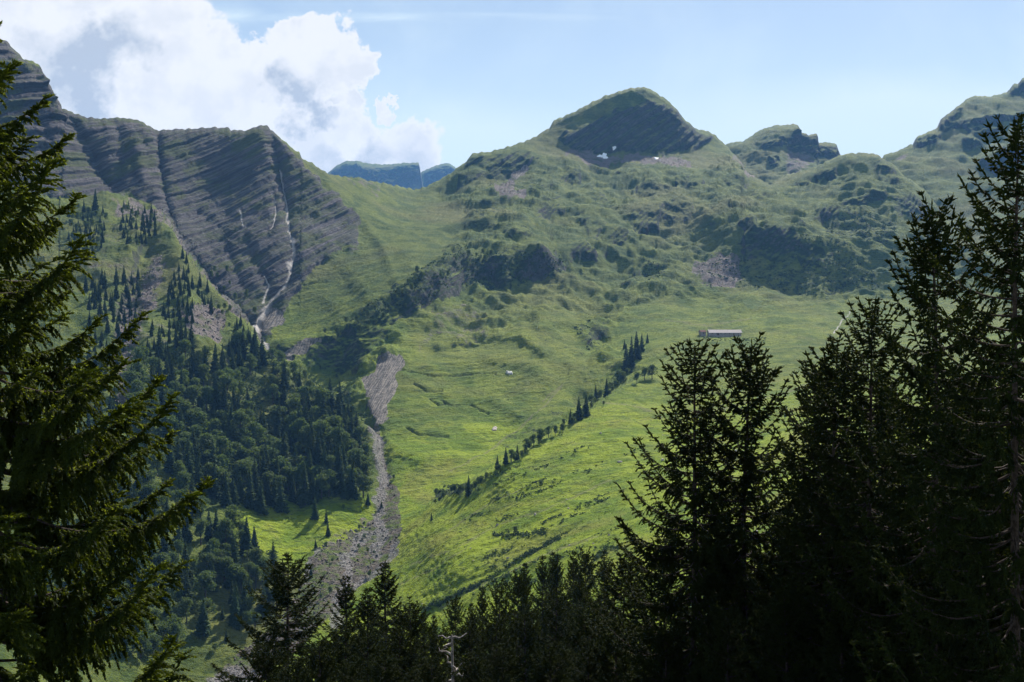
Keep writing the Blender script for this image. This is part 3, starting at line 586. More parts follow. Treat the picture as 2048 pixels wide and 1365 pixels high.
make_back('far_ridge_right', SKY_FARB, 420, [(820,360,8600),(855,338,8700),(896,328,8700),(950,360,8700),(870,390,8300),(940,400,8300)], [([(850,345),(895,332),(915,345),(900,370),(850,390)],58)], 22, MT, 'second distant blue ridge behind the first')

# ------------------------------------------------------------------ slabs, snow, outcrops lying on the slopes
def simple_mat(name, c1, c2, scale, lo=.4, hi=.6, rough=.9, bump=.6, dist=.2, spec=.2, trans=None, rnd=0.0, layered=False):
    m, t = new_mat(name)
    tc = t.new('ShaderNodeTexCoord'); v = tc.outputs['Object']
    if layered:
        mp = t.new('ShaderNodeMapping'); t.l.new(v, mp.inputs[0]); mp.inputs['Rotation'].default_value = (0, .35, .3); mp.inputs['Scale'].default_value = (.12, .12, 1.6); v = mp.outputs[0]
    n = t.noise(v, scale, 6, .65)
    c = t.mix(t.ramp(n, lo, hi), c1, c2)
    if rnd:
        oi = t.new('ShaderNodeObjectInfo'); hs = t.new('ShaderNodeHueSaturation'); t.l.new(c, hs.inputs['Color'])
        t.put(hs.inputs['Value'], t.m('ADD', 1 - rnd / 2, t.m('MULTIPLY', oi.outputs['Random'], rnd)))
        rr = t.m('FRACT', t.m('MULTIPLY', oi.outputs['Random'], 7.31)); t.put(hs.inputs['Hue'], t.m('ADD', .5 - rnd * .03, t.m('MULTIPLY', rr, rnd * .06)))
        c = hs.outputs[0]
    finish(t, c, rough, n, spec, bump, dist, trans)
    return m
M_SNOW = simple_mat('snow', (.72, .76, .82), (.86, .88, .90), .3)
M_SLAB = simple_mat('slab_rock', (.10, .08, .085), (.30, .24, .215), .5, .4, .6, .7, .8, .5, .35, layered=True)
M_PALE = simple_mat('pale_rock', (.20, .17, .15), (.38, .33, .29), .25, .35, .6, .85, .8, .4)
M_WHITE = simple_mat('white_rock', (.28, .27, .25), (.60, .59, .57), .6, .45, .55, .85, .8, .4)
def patch(name, poly, mat, label, cat, lift=.8, rough=.5, seed=0):
    p = np.array(poly, float); x0, y0 = p.min(0) - 3; x1, y1 = p.max(0) + 3
    n = int(max(24, min(90, (x1 - x0) * 1.3))); mrow = int(max(24, min(90, (y1 - y0) * 1.6)))
    U, W = np.meshgrid(np.linspace(x0, x1, n), np.linspace(y1, y0, mrow))
    Pn = np.array([[surf(a, b) for a, b in zip(ra, rb)] for ra, rb in zip(U, W)])
    q = np.stack([U, W, 0 * U + seed], -1)
    ins = inpoly(poly, U + fbm(q, 9, 3, .6, 1) * 5, W + fbm(q, 7, 3, .6, 9) * 4).astype(float)
    h = blur(ins, 2)
    dr = Pn / np.linalg.norm(Pn, axis=2)[..., None]
    up = -dr * .6 + np.array([0, 0, .8])
    for _ in range(2):
        for k in range(3): Pn[..., k] = blur(Pn[..., k], 1)
    Pn = Pn + up * ((h - .45) * 2.2 * lift + fbm(Pn, 4, 3, .6, 2)  * rough * h)[..., None]
    f = grid_faces(*U.shape); keep = ins.ravel()[f].max(1) > 0
    used = np.unique(f[keep]); mp = -np.ones(U.size, int); mp[used] = np.arange(len(used))
    V = Pn.reshape(-1, 3)[used]; org = V.mean(0)
    me = mesh_np(name, V - org, mp[f[keep]])
    o = obj(name, me, mat, loc=org); tag(o, label, cat)
    return o
patch('snow_patch', [(1190,314),(1199,318),(1206,322),(1214,320),(1214,312),(1202,313)], M_SNOW, 'larger left snow patch at the foot of the summit cliff', 'snow patch', 1.6, .1)
patch('snow_patch', [(1220,304),(1225,299),(1233,297),(1232,302),(1226,306)], M_SNOW, 'small snow patch above the larger one under the summit cliff', 'snow patch', 1.6, .1, 3)
patch('snow_patch', [(1304,317),(1312,315),(1319,317),(1313,321)], M_SNOW, 'lone right snow patch on the scree below the summit cliff', 'snow patch', 1.6, .1, 5)
patch('rock_outcrop', [(1007,749),(1013,745),(1022,744),(1029,748),(1025,753),(1012,753)], M_WHITE, 'small white rock outcrop in the middle green slope', 'rock outcrop', 1.6, 1.6, 4)
patch('bare_patch', [(982,860),(988,856),(993,859),(988,864)], M_PALE, 'small bare earth spot beside the trail in the hollow', 'bare patch', .8, .4, 8)

# ------------------------------------------------------------------ foliage meshes
def ico():
    p = (1 + 5 ** .5) / 2
    v = np.array([(-1,p,0),(1,p,0),(-1,-p,0),(1,-p,0),(0,-1,p),(0,1,p),(0,-1,-p),(0,1,-p),(p,0,-1),(p,0,1),(-p,0,-1),(-p,0,1)], float); v /= np.linalg.norm(v[0])
    f = np.array([(0,11,5),(0,5,1),(0,1,7),(0,7,10),(0,10,11),(1,5,9),(5,11,4),(11,10,2),(10,7,6),(7,1,8),(3,9,4),(3,4,2),(3,2,6),(3,6,8),(3,8,9),(4,9,5),(2,4,11),(6,2,10),(8,6,7),(9,8,1)])
    return v, f
IV, IF = ico()
def leaf_quads(Cn, size, rs, up=.5):
    """ragged leaf clusters: one tilted kite per centre"""
    n = len(Cn); a = rs.normal(size=(n, 3)); a[:, 2] *= .5; a /= np.linalg.norm(a, axis=1)[:, None]
    b = rs.normal(size=(n, 3)); b[:, 2] += up; b = np.cross(a, b); b /= np.linalg.norm(b, axis=1)[:, None] + 1e-9
    sz = size * rs.uniform(.6, 1.3, (n, 1))
    V = np.stack([Cn - a * sz, Cn - b * sz * .6 + a * sz * .1, Cn + a * sz, Cn + b * sz * .55], 1).reshape(-1, 3)
    return V, np.arange(4 * n).reshape(-1, 4)
def far_spruce(seed, H=24.0, R=4.1):
    rs = np.random.RandomState(seed); V = []; Fc = []; n0 = 0
    nl = 30
    for i in range(nl):
        t = i / (nl - 1); h = H * (.06 + .92 * t); rad = R * (1 - t) ** .85 * rs.uniform(.8, 1.15) + .15
        nb = int(7 + 6 * (1 - t))
        for k in range(nb):
            a = rs.uniform(0, 2 * math.pi); L = rad * rs.uniform(.7, 1.15); d = np.array([math.cos(a), math.sin(a), 0]); s = np.array([-d[1], d[0], 0])
            w = L * rs.uniform(.20, .34) + .1; dz = -L * rs.uniform(.15, .45)
            p0 = np.array([rs.normal() * .1, rs.normal() * .1, h + rs.normal() * .3]); pm = p0 + d * L * .55 + [0, 0, dz * .35]; pe = p0 + d * L + [0, 0, dz + L * .12]
            V += [p0, pm + s * w, pe, pm - s * w, pm - [0, 0, w * 1.4]]
            Fc += [(n0, n0+1, n0+2), (n0, n0+2, n0+3), (n0, n0+4, n0+2)]; n0 += 5
            for q in range(3):
                c = pm + (pe - pm) * rs.uniform(-.6, 1) + s * rs.uniform(-w, w); e = rs.uniform(.25, .6)
                V += [c - s * e * .5, c + s * e * .5, c - [0, 0, e * 1.3] + d * e * .3]; Fc.append((n0, n0+1, n0+2)); n0 += 3
    V += [np.array([0, 0, H * .93]) + np.array(x) for x in ((.12,0,0),(-.06,.1,0),(-.06,-.1,0),(0,0,H*.09))]
    Fc += [(n0,n0+1,n0+3),(n0+1,n0+2,n0+3),(n0+2,n0,n0+3)]
    return np.array(V), np.array(Fc)
def far_broadleaf(seed, H=15.0, R=5.0):
    rs = np.random.RandomState(seed); cs = []
    for k in range(9):
        a = rs.uniform(0, 6.28); q = rs.uniform(0, .62) ** .6 * R * .75; z = rs.uniform(.38, .8) * H
        cs.append((q * math.cos(a), q * math.sin(a), z, R * rs.uniform(.36, .55)))
    cs.append((0, 0, H * .82, R * .42)); P = []
    for c in cs:
        n = 120; d = rs.normal(size=(n, 3)); d /= np.linalg.norm(d, axis=1)[:, None]; P.append(np.array(c[:3]) + d * c[3] * rs.uniform(.75, 1.12, (n, 1)) * [1, 1, .85])
    return leaf_quads(np.concatenate(P), .52, rs)
def tube(P, rad, sides=6):
    P = np.array(P, float); rad = np.broadcast_to(rad, len(P)); T = np.gradient(P, axis=0); T /= np.linalg.norm(T, axis=1)[:, None] + 1e-9
    ref = np.where(np.abs(T[:, 2:3]) > .9, [[1., 0, 0]], [[0, 0, 1.]]); U = np.cross(T, ref); U /= np.linalg.norm(U, axis=1)[:, None]; W = np.cross(T, U)
    an = np.linspace(0, 2 * math.pi, sides, endpoint=False)
    V = P[:, None] + rad[:, None, None] * (np.cos(an)[None, :, None] * U[:, None] + np.sin(an)[None, :, None] * W[:, None])
    n = len(P); i = np.arange(n - 1)[:, None] * sides; j = np.arange(sides)[None]
    return V.reshape(-1, 3), np.stack([i + j, i + (j + 1) % sides, i + sides + (j + 1) % sides, i + sides + j], -1).reshape(-1, 4)
def join(parts):
    V = []; Fq = []; n = 0
    for v, f in parts: V.append(v); Fq.append(f + n); n += len(v)
    return np.concatenate(V), np.concatenate(Fq)

M_FSPR = simple_mat('spruce_foliage_distant', (.013, .030, .011), (.042, .068, .019), .9, .35, .65, .9, .3, .3, .1, ((.08, .12, .03), .25), rnd=.6)
M_FBRD = simple_mat('broadleaf_foliage', (.020, .043, .014), (.060, .094, .024), .5, .35, .65, .8, .3, .3, .15, ((.14, .20, .03), .28), rnd=.6)
M_BARK = simple_mat('bark', (.028, .021, .017), (.070, .052, .042), 9, .4, .6, .95, .8, .02)
M_DEAD = simple_mat('bleached_wood', (.14, .12, .105), (.34, .30, .27), 8, .4, .6, .9, .6, .02)
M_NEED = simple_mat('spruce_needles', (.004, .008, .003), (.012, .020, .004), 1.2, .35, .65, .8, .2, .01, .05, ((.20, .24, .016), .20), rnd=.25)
M_NEED_SUN = simple_mat('sunlit_spruce_needles', (.005, .010, .003), (.018, .029, .005), 1.2, .35, .65, .75, .2, .01, .08, ((.32, .38, .02), .36), rnd=.25)  # same needles as above, with sunlight put into a brighter colour

protoS = []; protoB = []
def proto_tree(kind, seed):
    e = empty('spruce_tree' if kind == 's' else 'broadleaf_tree', (0, 0, 0))
    if kind == 's':
        V, f = far_spruce(seed); tv, tf = tube([(0, 0, -1.5), (0, 0, 6), (0, 0, 14), (0, 0, 22)], [.38, .28, .16, .04]); m = M_FSPR
    else:
        V, f = far_broadleaf(seed); tv, tf = join([tube([(0, 0, -1.5), (.1, 0, 3), (0, .2, 9)], [.4, .3, .12])] + [tube([(0, 0, 3.5), (math.cos(a) * 1.6, math.sin(a) * 1.6, 7)], [.16, .06], 4) for a in (0, 2, 4)]); m = M_FBRD
    obj('trunk', mesh_np('trunk', tv, tf), M_BARK, e)
    obj('crown', mesh_np('crown', V, f, False), m, e)
    return e
USED = set()
QUEUE = []
def zone(px, py, lab):
    if 'dense forest' in lab:
        v = 'meadow edge' if py > 960 else ('lower half' if py > 890 else ('upper half' if py > 810 else 'top edge'))
        h = 'far left' if px < 400 else ('left' if px < 480 else ('centre left' if px < 550 else ('centre' if px < 610 else ('centre right' if px < 670 else 'stream side'))))
        return f'{lab}, {v}, {h}'
    if 'lower left wood' in lab:
        v = 'top' if py < 1000 else ('upper middle' if py < 1080 else ('lower middle' if py < 1170 else 'bottom')); h = 'outer left' if px < 200 else ('left' if px < 320 else ('centre' if px < 430 else 'right'))
        return f'{lab}, {v}, {h}'
    if 'ravine' in lab or 'gorge' in lab or 'rock band' in lab or 'beside the cliffs' in lab:
        lo, hi = (870, 1265) if 'ravine' in lab else ((540, 740) if 'gorge' in lab else ((640, 1125) if 'rock band' in lab else (280, 515)))
        u = (px - lo) / (hi - lo); return lab + ', ' + ('left end' if u < .2 else 'left of middle' if u < .4 else 'middle' if u < .6 else 'right of middle' if u < .8 else 'right end')
    return lab
def place_tree(kind, px, py, h, lab, grp, rs, cat=None): QUEUE.append((kind, px, py, h, zone(px, py, lab) if grp else lab, grp, rs, cat))
def flush_trees():
    global QUEUE
    keep = {}
    for kind, cap in (('s', 300 - 76), ('b', 298)):
        q = [i for i, a in enumerate(QUEUE) if a[0] == kind]; q.sort(key=lambda i: -QUEUE[i][3] - (100 if QUEUE[i][5] is None else 0))
        for i in q[:cap]: keep[i] = 1
    rest = []
    for i, a in enumerate(QUEUE):
        if i in keep: place_one(*a)
        else: rest.append(a)
    for kind, nm, lab, mat in (('s', 'small_distant_spruces', 'crowd of the smallest distant spruces on the steep left slopes', M_FSPR), ('b', 'small_distant_bushes', 'crowd of the smallest distant bushes on the rock bands', M_FBRD)):
        r = [a for a in rest if a[0] == kind]
        if not r: continue
        parts = []
        for a in r:
            V, f = (far_spruce(11) if kind == 's' else far_broadleaf(111)); P = surf(a[1], a[2]); h = a[3] / F * np.linalg.norm(P); sc_ = h / (24. if kind == 's' else 15.)
            an = rs.uniform(0, 6.28); c_, s_ = math.cos(an), math.sin(an); V = V @ np.array([[c_, s_, 0], [-s_, c_, 0], [0, 0, 1]]); parts.append((V * sc_ + P, f))
        o = obj(nm, mesh_np(nm, *join(parts), smooth=False), mat); tag(o, lab, kind='stuff')
def place_one(kind, px, py, hpx, label, group, rs, cat=None):
    ps = protoS if kind == 's' else protoB
    k = rs.randint(4 if kind == 's' else 3)
    while len(ps) <= k: ps.append(proto_tree(kind, 11 + len(ps) * 7 + (100 if kind == 'b' else 0)))
    p = ps[k]
    o = p if id(p) not in USED else copy_tree(p); USED.add(id(p))
    P = surf(px, py); d = np.linalg.norm(P)
    h = hpx / F * d; s = h / (24.0 if kind == 's' else 15.0)
    w = s * rs.uniform(1.0, 1.35)
    o.location = P; o.scale = (w, w, s); o.rotation_euler = (rs.uniform(-.03, .03), rs.uniform(-.03, .03), rs.uniform(0, 6.28))
    tag(o, label, cat or ('spruce' if kind == 's' else 'broadleaf tree'), group)
    return o

rs = np.random.RandomState(5)
def scatter(polys, n, dx, dy, holes=(), tries=40):
    allp = np.concatenate([np.array(p, float) for p in polys]); lo, hi = allp.min(0), allp.max(0); out = []
    for _ in range(n * tries):
        if len(out) >= n: break
        c = rs.uniform(lo, hi)
        X_, Y_ = np.array([c[0]]), np.array([c[1]])
        if not any(inpoly(p, X_, Y_)[0] for p in polys) or any(inpoly(p, X_, Y_)[0] for p in holes): continue
        if all(((c[0] - a) / dx) ** 2 + ((c[1] - b) / dy) ** 2 > 1 for a, b in out): out.append(tuple(c))
    return sorted(out, key=lambda q: q[1])
FOREST = [(270,735),(330,700),(376,700),(440,735),(462,700),(506,728),(547,762),(582,779),(684,813),(708,850),(724,890),(738,950),(735,985),(725,1000),(690,1005),(650,1000),(622,1020),(571,1030),(530,1025),(479,1030),(440,1010),(400,990),(330,940),(290,880),(250,800)]
HOLES = [[(480,770),(515,760),(545,830),(550,880),(520,850)],[(640,900),(668,880),(675,940),(650,960)]]
for px, py in scatter([FOREST], 260, 13, 13, HOLES):
    if rs.rand() < .46 or py > 1000: place_tree('s', px, py, rs.uniform(44, 84) * (.72 + .38 * (py - 700) / 300), 'dark spruce in the dense forest above the small meadow', 'spruces of the dense forest above the small meadow', rs)
    else: place_tree('b', px, py, rs.uniform(42, 66) * (.75 + .3 * (py - 700) / 300), 'rounded tree in the dense forest above the small meadow', 'broadleaf trees of the dense forest above the small meadow', rs)
LOWER = [(130,880),(300,930),(400,1010),(450,1065),(490,1090),(540,1130),(572,1165),(560,1230),(520,1270),(440,1262),(380,1300),(200,1330),(60,1200),(60,1000)]
for px, py in scatter([LOWER], 205, 14, 12, [[(410,1270),(440,1245),(470,1255),(450,1320),(400,1330)]]):
    if rs.rand() < .35: place_tree('s', px, py, rs.uniform(48, 78), 'bluish spruce in the mixed lower left wood', 'spruces of the lower left wood', rs)
    else: place_tree('b', px, py, rs.uniform(32, 62), 'leafy tree in the mixed lower left wood', 'broadleaf trees of the lower left wood', rs)
for px, py in scatter([[(342,560),(360,520),(385,545),(385,660),(340,665),(318,640)],[(296,665),(376,672),(372,710),(280,720)],[(455,690),(480,665),(512,705),(500,745),(460,735)],[(385,560),(420,590),(425,650),(395,600)]], 90, 9, 10):
    place_tree('s', px, py, rs.uniform(17, 30), 'spruce in the narrow stand climbing the rib beside the cliffs', 'spruces on the rib beside the cliffs', rs)
for px, py in scatter([[(130,420),(215,415),(205,505),(140,545)],[(240,405),(308,412),(312,480),(255,500),(238,450)]], 110, 8, 9):
    if rs.rand() < .75: place_tree('s', px, py + 10, rs.uniform(15, 25), 'small hazy spruce on the steep ground under the left cliffs', 'spruces under the left cliffs', rs)
    else: place_tree('b', px, py + 8, rs.uniform(14, 20), 'small bush on the steep ground under the left cliffs', 'bushes under the left cliffs', rs, 'bush')
for px, py in scatter([[(170,560),(290,560),(270,700),(180,800)],[(150,700),(230,760),(240,900),(150,900)]], 110, 12, 13):
    place_tree('s', px, py, rs.uniform(22, 38), 'thin spruce on the slope seen through the left branches', 'spruces behind the left branches', rs)
# broadleaf fringe along the crest of the rib and above the gorge
for px, py in scatter([[(545,735),(600,765),(660,800),(708,838),(722,872),(696,860),(600,800),(540,760)]], 26, 15, 10):
    place_tree('b', px, py, rs.uniform(26, 38), 'round bushy tree on the crest above the gorge', 'bushy trees on the gorge crest', rs)
for px, py in scatter([[(640,655),(700,640),(770,610),(835,600),(835,612),(775,640),(700,670),(650,690)],[(770,600),(830,560),(920,552),(920,570),(840,580),(775,620)],[(900,520),(990,500),(1000,520),(920,545)],[(1030,510),(1110,505),(1125,520),(1040,525)]], 42, 13, 9):
    place_tree('b', px, py, rs.uniform(11, 19), 'dark green bush overhanging the rock band', 'bushes overhanging the rock band', rs, 'bush')
for px, py in scatter([[(480,560),(500,590),(510,640),(450,600),(400,540)],[(430,600),(470,640),(470,680),(420,660)]], 16, 12, 9):
    place_tree('b', px, py, rs.uniform(10, 18), 'small bush on the sunny crest beside the cliff gully', 'bushes on the sunny crest', rs, 'bush')
# trees one can tell apart
LONE = [('b',465,1052,42,'round broadleaf tree alone at the upper left corner of the small meadow'),('s',508,1095,28,'narrow spruce at the lower left edge of the small meadow'),('s',496,1078,20,'short spruce at the left edge of the small meadow'),
 ('s',628,1040,38,'dark spruce standing out at the bottom of the forest edge'),('s',651,1046,22,'small spruce on the meadow just below the forest'),('s',655,1070,24,'small spruce in the middle of the little meadow'),('b',685,1017,10,'low round bush on the upper meadow'),('s',736,1012,22,'spruce at the right end of the forest edge'),
 ('b',718,1060,12,'dark bush at the meadow edge over the stream bed'),('s',631,1096,14,'lower pair bush at the tip of the meadow'),('b',652,1095,12,'bush beside the lowest tip of the meadow'),('b',728,1050,9,'tiny bush on the bank of the stream bed'),
 ('b',728,1078,12,'green bush on the gravel island'),('b',717,1098,12,'round bush low on the gravel island'),('b',735,1105,10,'small bush between two gravel channels'),('b',746,1110,8,'tiniest bush by the right gravel channel'),('b',738,1152,14,'bush on the gravel near the spruce tops'),('b',786,960,10,'dark bush on the right bank of the stream'),('s',762,1015,12,'little spruce on the left bank of the stream'),
 ('s',622,1155,18,'small spruce at the left rim of the gravel fan'),('b',665,1125,9,'pale bush in the middle of the gravel fan'),('b',660,1190,16,'large bush low on the gravel fan'),('b',640,1200,14,'grey green bush at the left rim of the gravel fan'),
 ('s',936,992,34,'dark spruce in the lower gap of the ravine tree line'),('b',950,985,22,'leafy tree right behind the lower dark spruce'),('b',962,970,18,'pale leafy tree uphill of the lower dark spruce'),('b',886,998,16,'dense dark bush at the lower end of the ravine'),('b',902,988,14,'second dark bush in the ravine bottom'),('b',870,1006,10,'lowest dark bush of the ravine'),
 ('s',994,940,22,'small spruce starting the upper ravine tree line'),('s',1010,932,28,'spruce second in the upper ravine tree line'),('b',1022,926,26,'leafy tree between spruces low in the ravine line'),('s',1034,920,26,'spruce third in the upper ravine tree line'),('b',1052,903,26,'broad leafy tree halfway along the ravine line'),
 ('b',1066,896,26,'leafy tree next to the halfway broad one'),('b',1080,888,28,'tallest leafy tree of the ravine hedge'),('b',1096,880,24,'leafy tree in the closed hedge part of the ravine'),('b',1110,874,22,'round leafy tree above the closed hedge'),('b',1124,866,20,'leafy tree before the upper spruces of the ravine'),
 ('s',1140,850,24,'spruce at the start of the upper spruce row'),('s',1156,842,38,'tall spruce in the upper spruce row'),('s',1170,830,36,'tall spruce next to the tallest in the row'),('b',1182,815,26,'leafy tree among the upper spruces'),('s',1192,802,28,'spruce under the bend of the farm track'),('s',1212,790,34,'pointed spruce above the bend of the farm track'),
 ('b',1236,765,30,'bushy tree left of the high spruce group'),('s',1252,742,46,'tall dark spruce left in the high group'),('s',1262,735,50,'tallest spruce of the high group below the barn'),('s',1272,722,46,'dark spruce right in the high group'),('s',1282,705,30,'spruce at the top right of the high group'),('s',1294,688,16,'little spruce alone above the high group'),('s',1248,700,16,'little spruce left above the high group'),
 ('b',1272,768,24,'leafy tree in the clump right of the ravine'),('b',1288,762,28,'big leafy tree in the clump right of the ravine'),('b',1304,760,30,'rightmost leafy tree in the clump right of the ravine'),('b',1222,778,14,'bush at the foot of the clump'),('b',1207,812,10,'single bush on the pasture below the farm track'),
 ('b',1080,979,18,'single dark bush in the middle of the bright pasture'),('b',1030,1066,16,'bush in the long hollow of the bright pasture'),('b',1016,1070,8,'low shrub left in the long hollow'),('b',1052,1066,8,'low shrub right in the long hollow'),('s',863,1040,14,'small dark shrub at the lower ravine mouth'),
 ('s',445,1240,22,'small spruce leftmost on the lower left clearing'),('s',462,1256,24,'small spruce second on the lower left clearing'),('s',474,1262,20,'small spruce third on the lower left clearing'),('s',452,1285,20,'small spruce low on the lower left clearing'),('b',430,1310,16,'round bush low on the lower left clearing'),
 ('s',1572,835,18,'small spruce on the pasture behind the twin spruces'),('s',190,430,34,'tall hazy spruce left under the cliff')]
for k, px, py, h, lab in LONE:
    place_tree(k, px, py, h * (1.22 if k == 's' else 1.05), lab, None, rs, 'bush' if k == 'b' and h < 21 else ('shrub' if 'shrub' in lab else ('bush' if 'bush' in lab.split()[:4] else None)))

HEDGE = [(872,1002),(900,990),(935,985),(965,968),(990,944),(1030,922),(1060,900),(1100,878),(1135,858),(1160,838),(1190,808),(1212,788),(1240,764),(1262,742)]
for k in range(62):
    u = rs.uniform(0, len(HEDGE) - 1.01); i = int(u); f_ = u - i
    x_ = HEDGE[i][0] * (1 - f_) + HEDGE[i+1][0] * f_; y_ = HEDGE[i][1] * (1 - f_) + HEDGE[i+1][1] * f_
    if 972 < x_ < 986: continue
    place_tree('b', x_ + rs.normal() * 4, y_ + rs.normal() * 2, rs.uniform(11, 21), 'leafy bush packed into the hedge along the ravine', 'bushes closing the ravine hedge', rs, 'bush')
flush_trees()
# ------------------------------------------------------------------ scrub, tussocks and stones nobody could count
def clumps(name, pts, size, mat, kind_label, n_leaf=9, rs=rs):
    Cn = []; 
    for P, s in pts:
        q = rs.normal(size=(n_leaf, 3)) * [.5, .5, .3]; q[:, 2] = np.abs(q[:, 2]); Cn.append(np.array(P) + q * s)
    Cn = np.concatenate(Cn); V, f = leaf_quads(Cn, size, rs)
    o = obj(name, mesh_np(name, V, f, False), mat); tag(o, kind_label, kind='stuff'); return o
def pick(poly_or_mask, n, lo=.45):
    """random points where a mask is high"""
    if isinstance(poly_or_mask, str): A = MK[poly_or_mask]
    else: A = poly_or_mask
    idx = np.argwhere(A > lo); idx = idx[rs.randint(len(idx), size=n)]
    out = []
    for j, i in idx:
        px, py = gx[i] + rs.uniform(-2, 2), gy[j] + rs.uniform(-2, 2)
        if -40 < px < 2090 and col_interp(SKY_MAIN, px) + 4 < py < 1360: out.append((px, py))
    return out
M_SCR = simple_mat('dwarf_pine_scrub', (.018, .036, .014), (.060, .085, .024), .12, .35, .65, .9, .3, .3, .1, ((.05, .08, .02), .2))
M_TUS = simple_mat('tussock', (.040, .066, .014), (.095, .120, .026), .1, .35, .65, .9, .3, .3, .1, ((.10, .14, .02), .3))
clumps('dwarf_pine_scrub', [(surf(x, y), rs.uniform(1.2, 3.6)) for x, y in pick('shrub', 2600, .40)], 1.3, M_SCR, 'dark dwarf pine scrub covering the knolls')
hl = [(x + rs.normal() * 2, y + rs.normal() * 1.5) for ln, w in [([(845,1226),(900,1195),(960,1165),(1050,1113),(1120,1078)],5)] for a, b in zip(ln[:-1], ln[1:]) for x, y in [(a[0] + (b[0] - a[0]) * u, a[1] + (b[1] - a[1]) * u) for u in rs.uniform(0, 1, 60)]]
hl += [(x, y) for x, y in [(rs.uniform(985, 1090), 0) for _ in range(90)] for y in [1072 - (x - 985) * .05 + rs.normal() * 3]]
for _k in range(46):
    cx_, cy_ = rs.uniform(850, 1300), rs.uniform(900, 1180)
    if cy_ < 1300 - .42 * cx_ + 60: continue
    n_ = rs.randint(5, 22); hl += [(cx_ + u, cy_ - u * .42 + rs.normal() * 2.0) for u in rs.normal(size=n_) * rs.uniform(8, 26)]
hl += [(rs.uniform(1395, 1530), 678 + rs.normal() * 3) for _ in range(90)]
clumps('alpine_rose_scrub', [(surf(x, y), rs.uniform(.8, 1.6)) for x, y in hl], .6, M_SCR, 'low dark shrubs lining the pasture ditch')
mSm = (mS & (GY > 700)).astype(float)
clumps('grass_tussocks', [(surf(x, y), rs.uniform(.25, .7)) for x, y in pick(mSm, 5000, .5)], .35, M_TUS, 'coarse tussocks scattered over the bright pasture', 5)
def stones(name, pts, mat, label):
    Vs = []; Fs = []; n = 0
    for P, s in pts:
        v = IV * (1 + rs.uniform(-.3, .3, (12, 1))) * rs.uniform(.6, 1.2, 3) * s + P; Vs.append(v); Fs.append(IF + n); n += 12
    o = obj(name, mesh_np(name, np.concatenate(Vs), np.concatenate(Fs), False), mat); tag(o, label, kind='stuff')
stones('stream_boulders', [(surf(x, y), rs.uniform(.3, .9) ** 2.2 * 1.0 + .08) for x, y in pick('gravel', 1500)], simple_mat('stream_stone', (.052, .045, .040), (.135, .118, .105), .4), 'grey boulders strewn through the stream bed')
stones('scree_blocks', [(surf(x, y), rs.uniform(.3, 1.0) ** 2 * 1.2 + .12) for x, y in pick('scree', 2200)], simple_mat('scree_stone', (.10, .085, .08), (.22, .19, .18), .4), 'loose blocks lying on the scree')
stones('pasture_stones', [(surf(x, y), rs.uniform(.3, 1.0) ** 3 * 1.2 + .12) for x, y in pick(mSm, 420, .5)], M_PALE, 'small pale stones dotted over the pasture')

# ------------------------------------------------------------------ alpine barn
def box(x0, x1, y0, y1, z0, z1):
    V = np.array([(x, y, z) for z in (z0, z1) for x, y in ((x0,y0),(x1,y0),(x1,y1),(x0,y1))], float)
    return V, np.array([(3,2,1,0),(4,5,6,7),(0,1,5,4),(1,2,6,5),(2,3,7,6),(3,0,4,7)])
M_STONE = simple_mat('barn_masonry', (.16, .14, .13), (.36, .33, .30), 2.5, .4, .6, .9, .6, .05)
M_PLANK = simple_mat('weathered_boards', (.05, .035, .028), (.11, .08, .06), 5, .4, .6, .9, .6, .03)
M_DARK = simple_mat('dark_opening', (.012, .012, .014), (.025, .025, .028), 2)
def roof_mat(name, c1, c2):
    m, t = new_mat(name); tc = t.new('ShaderNodeTexCoord'); w = t.new('ShaderNodeTexWave', wave_type='BANDS', bands_direction='X')
    t.l.new(tc.outputs['Object'], w.inputs['Vector']); w.inputs['Scale'].default_value = 1.6; w.inputs['Distortion'].default_value = .4
    n = t.noise(tc.outputs['Object'], .7, 5, .6)
    c = t.mix(n, c1, c2); finish(t, c, .85, w.outputs[0], .08, .5, .05); return m
M_ROOF = roof_mat('sheet_metal_roof', (.34, .29, .28), (.50, .44, .43)); M_RED = roof_mat('rusty_roof', (.16, .07, .05), (.26, .13, .10))
def gable(L, W, hw, hr, ov, th):
    """walls as a gabled prism, roof as two thick slopes"""
    l, w = L / 2, W / 2
    V = np.array([(x, y, z) for x in (-l, l) for y, z in ((-w,-3),(w,-3),(w,hw),(0,hr),(-w,hw))], float)
    wf3 = [(0,1,2,3,4),(9,8,7,6,5)]
    me = D.meshes.new('wall'); me.from_pydata([tuple(v) for v in V], [], [(4,3,2,1,0),(5,6,7,8,9),(0,1,6,5),(1,2,7,6),(4,0,5,9)]); me.update()
    k = (hr - hw) / w; R = []
    for s in (-1, 1):
        ye, ze = s * (w + ov), hw - k * ov
        R.append((np.array([(x, y, z) for x in (-l - ov, l + ov) for y, z in ((0, hr + .06), (ye, ze + .06), (ye, ze + .06 + th), (0, hr + .06 + th))], float), np.array([(0,1,2,3),(7,6,5,4),(0,4,5,1),(1,5,6,2),(2,6,7,3),(3,7,4,0)])))
    return me, R
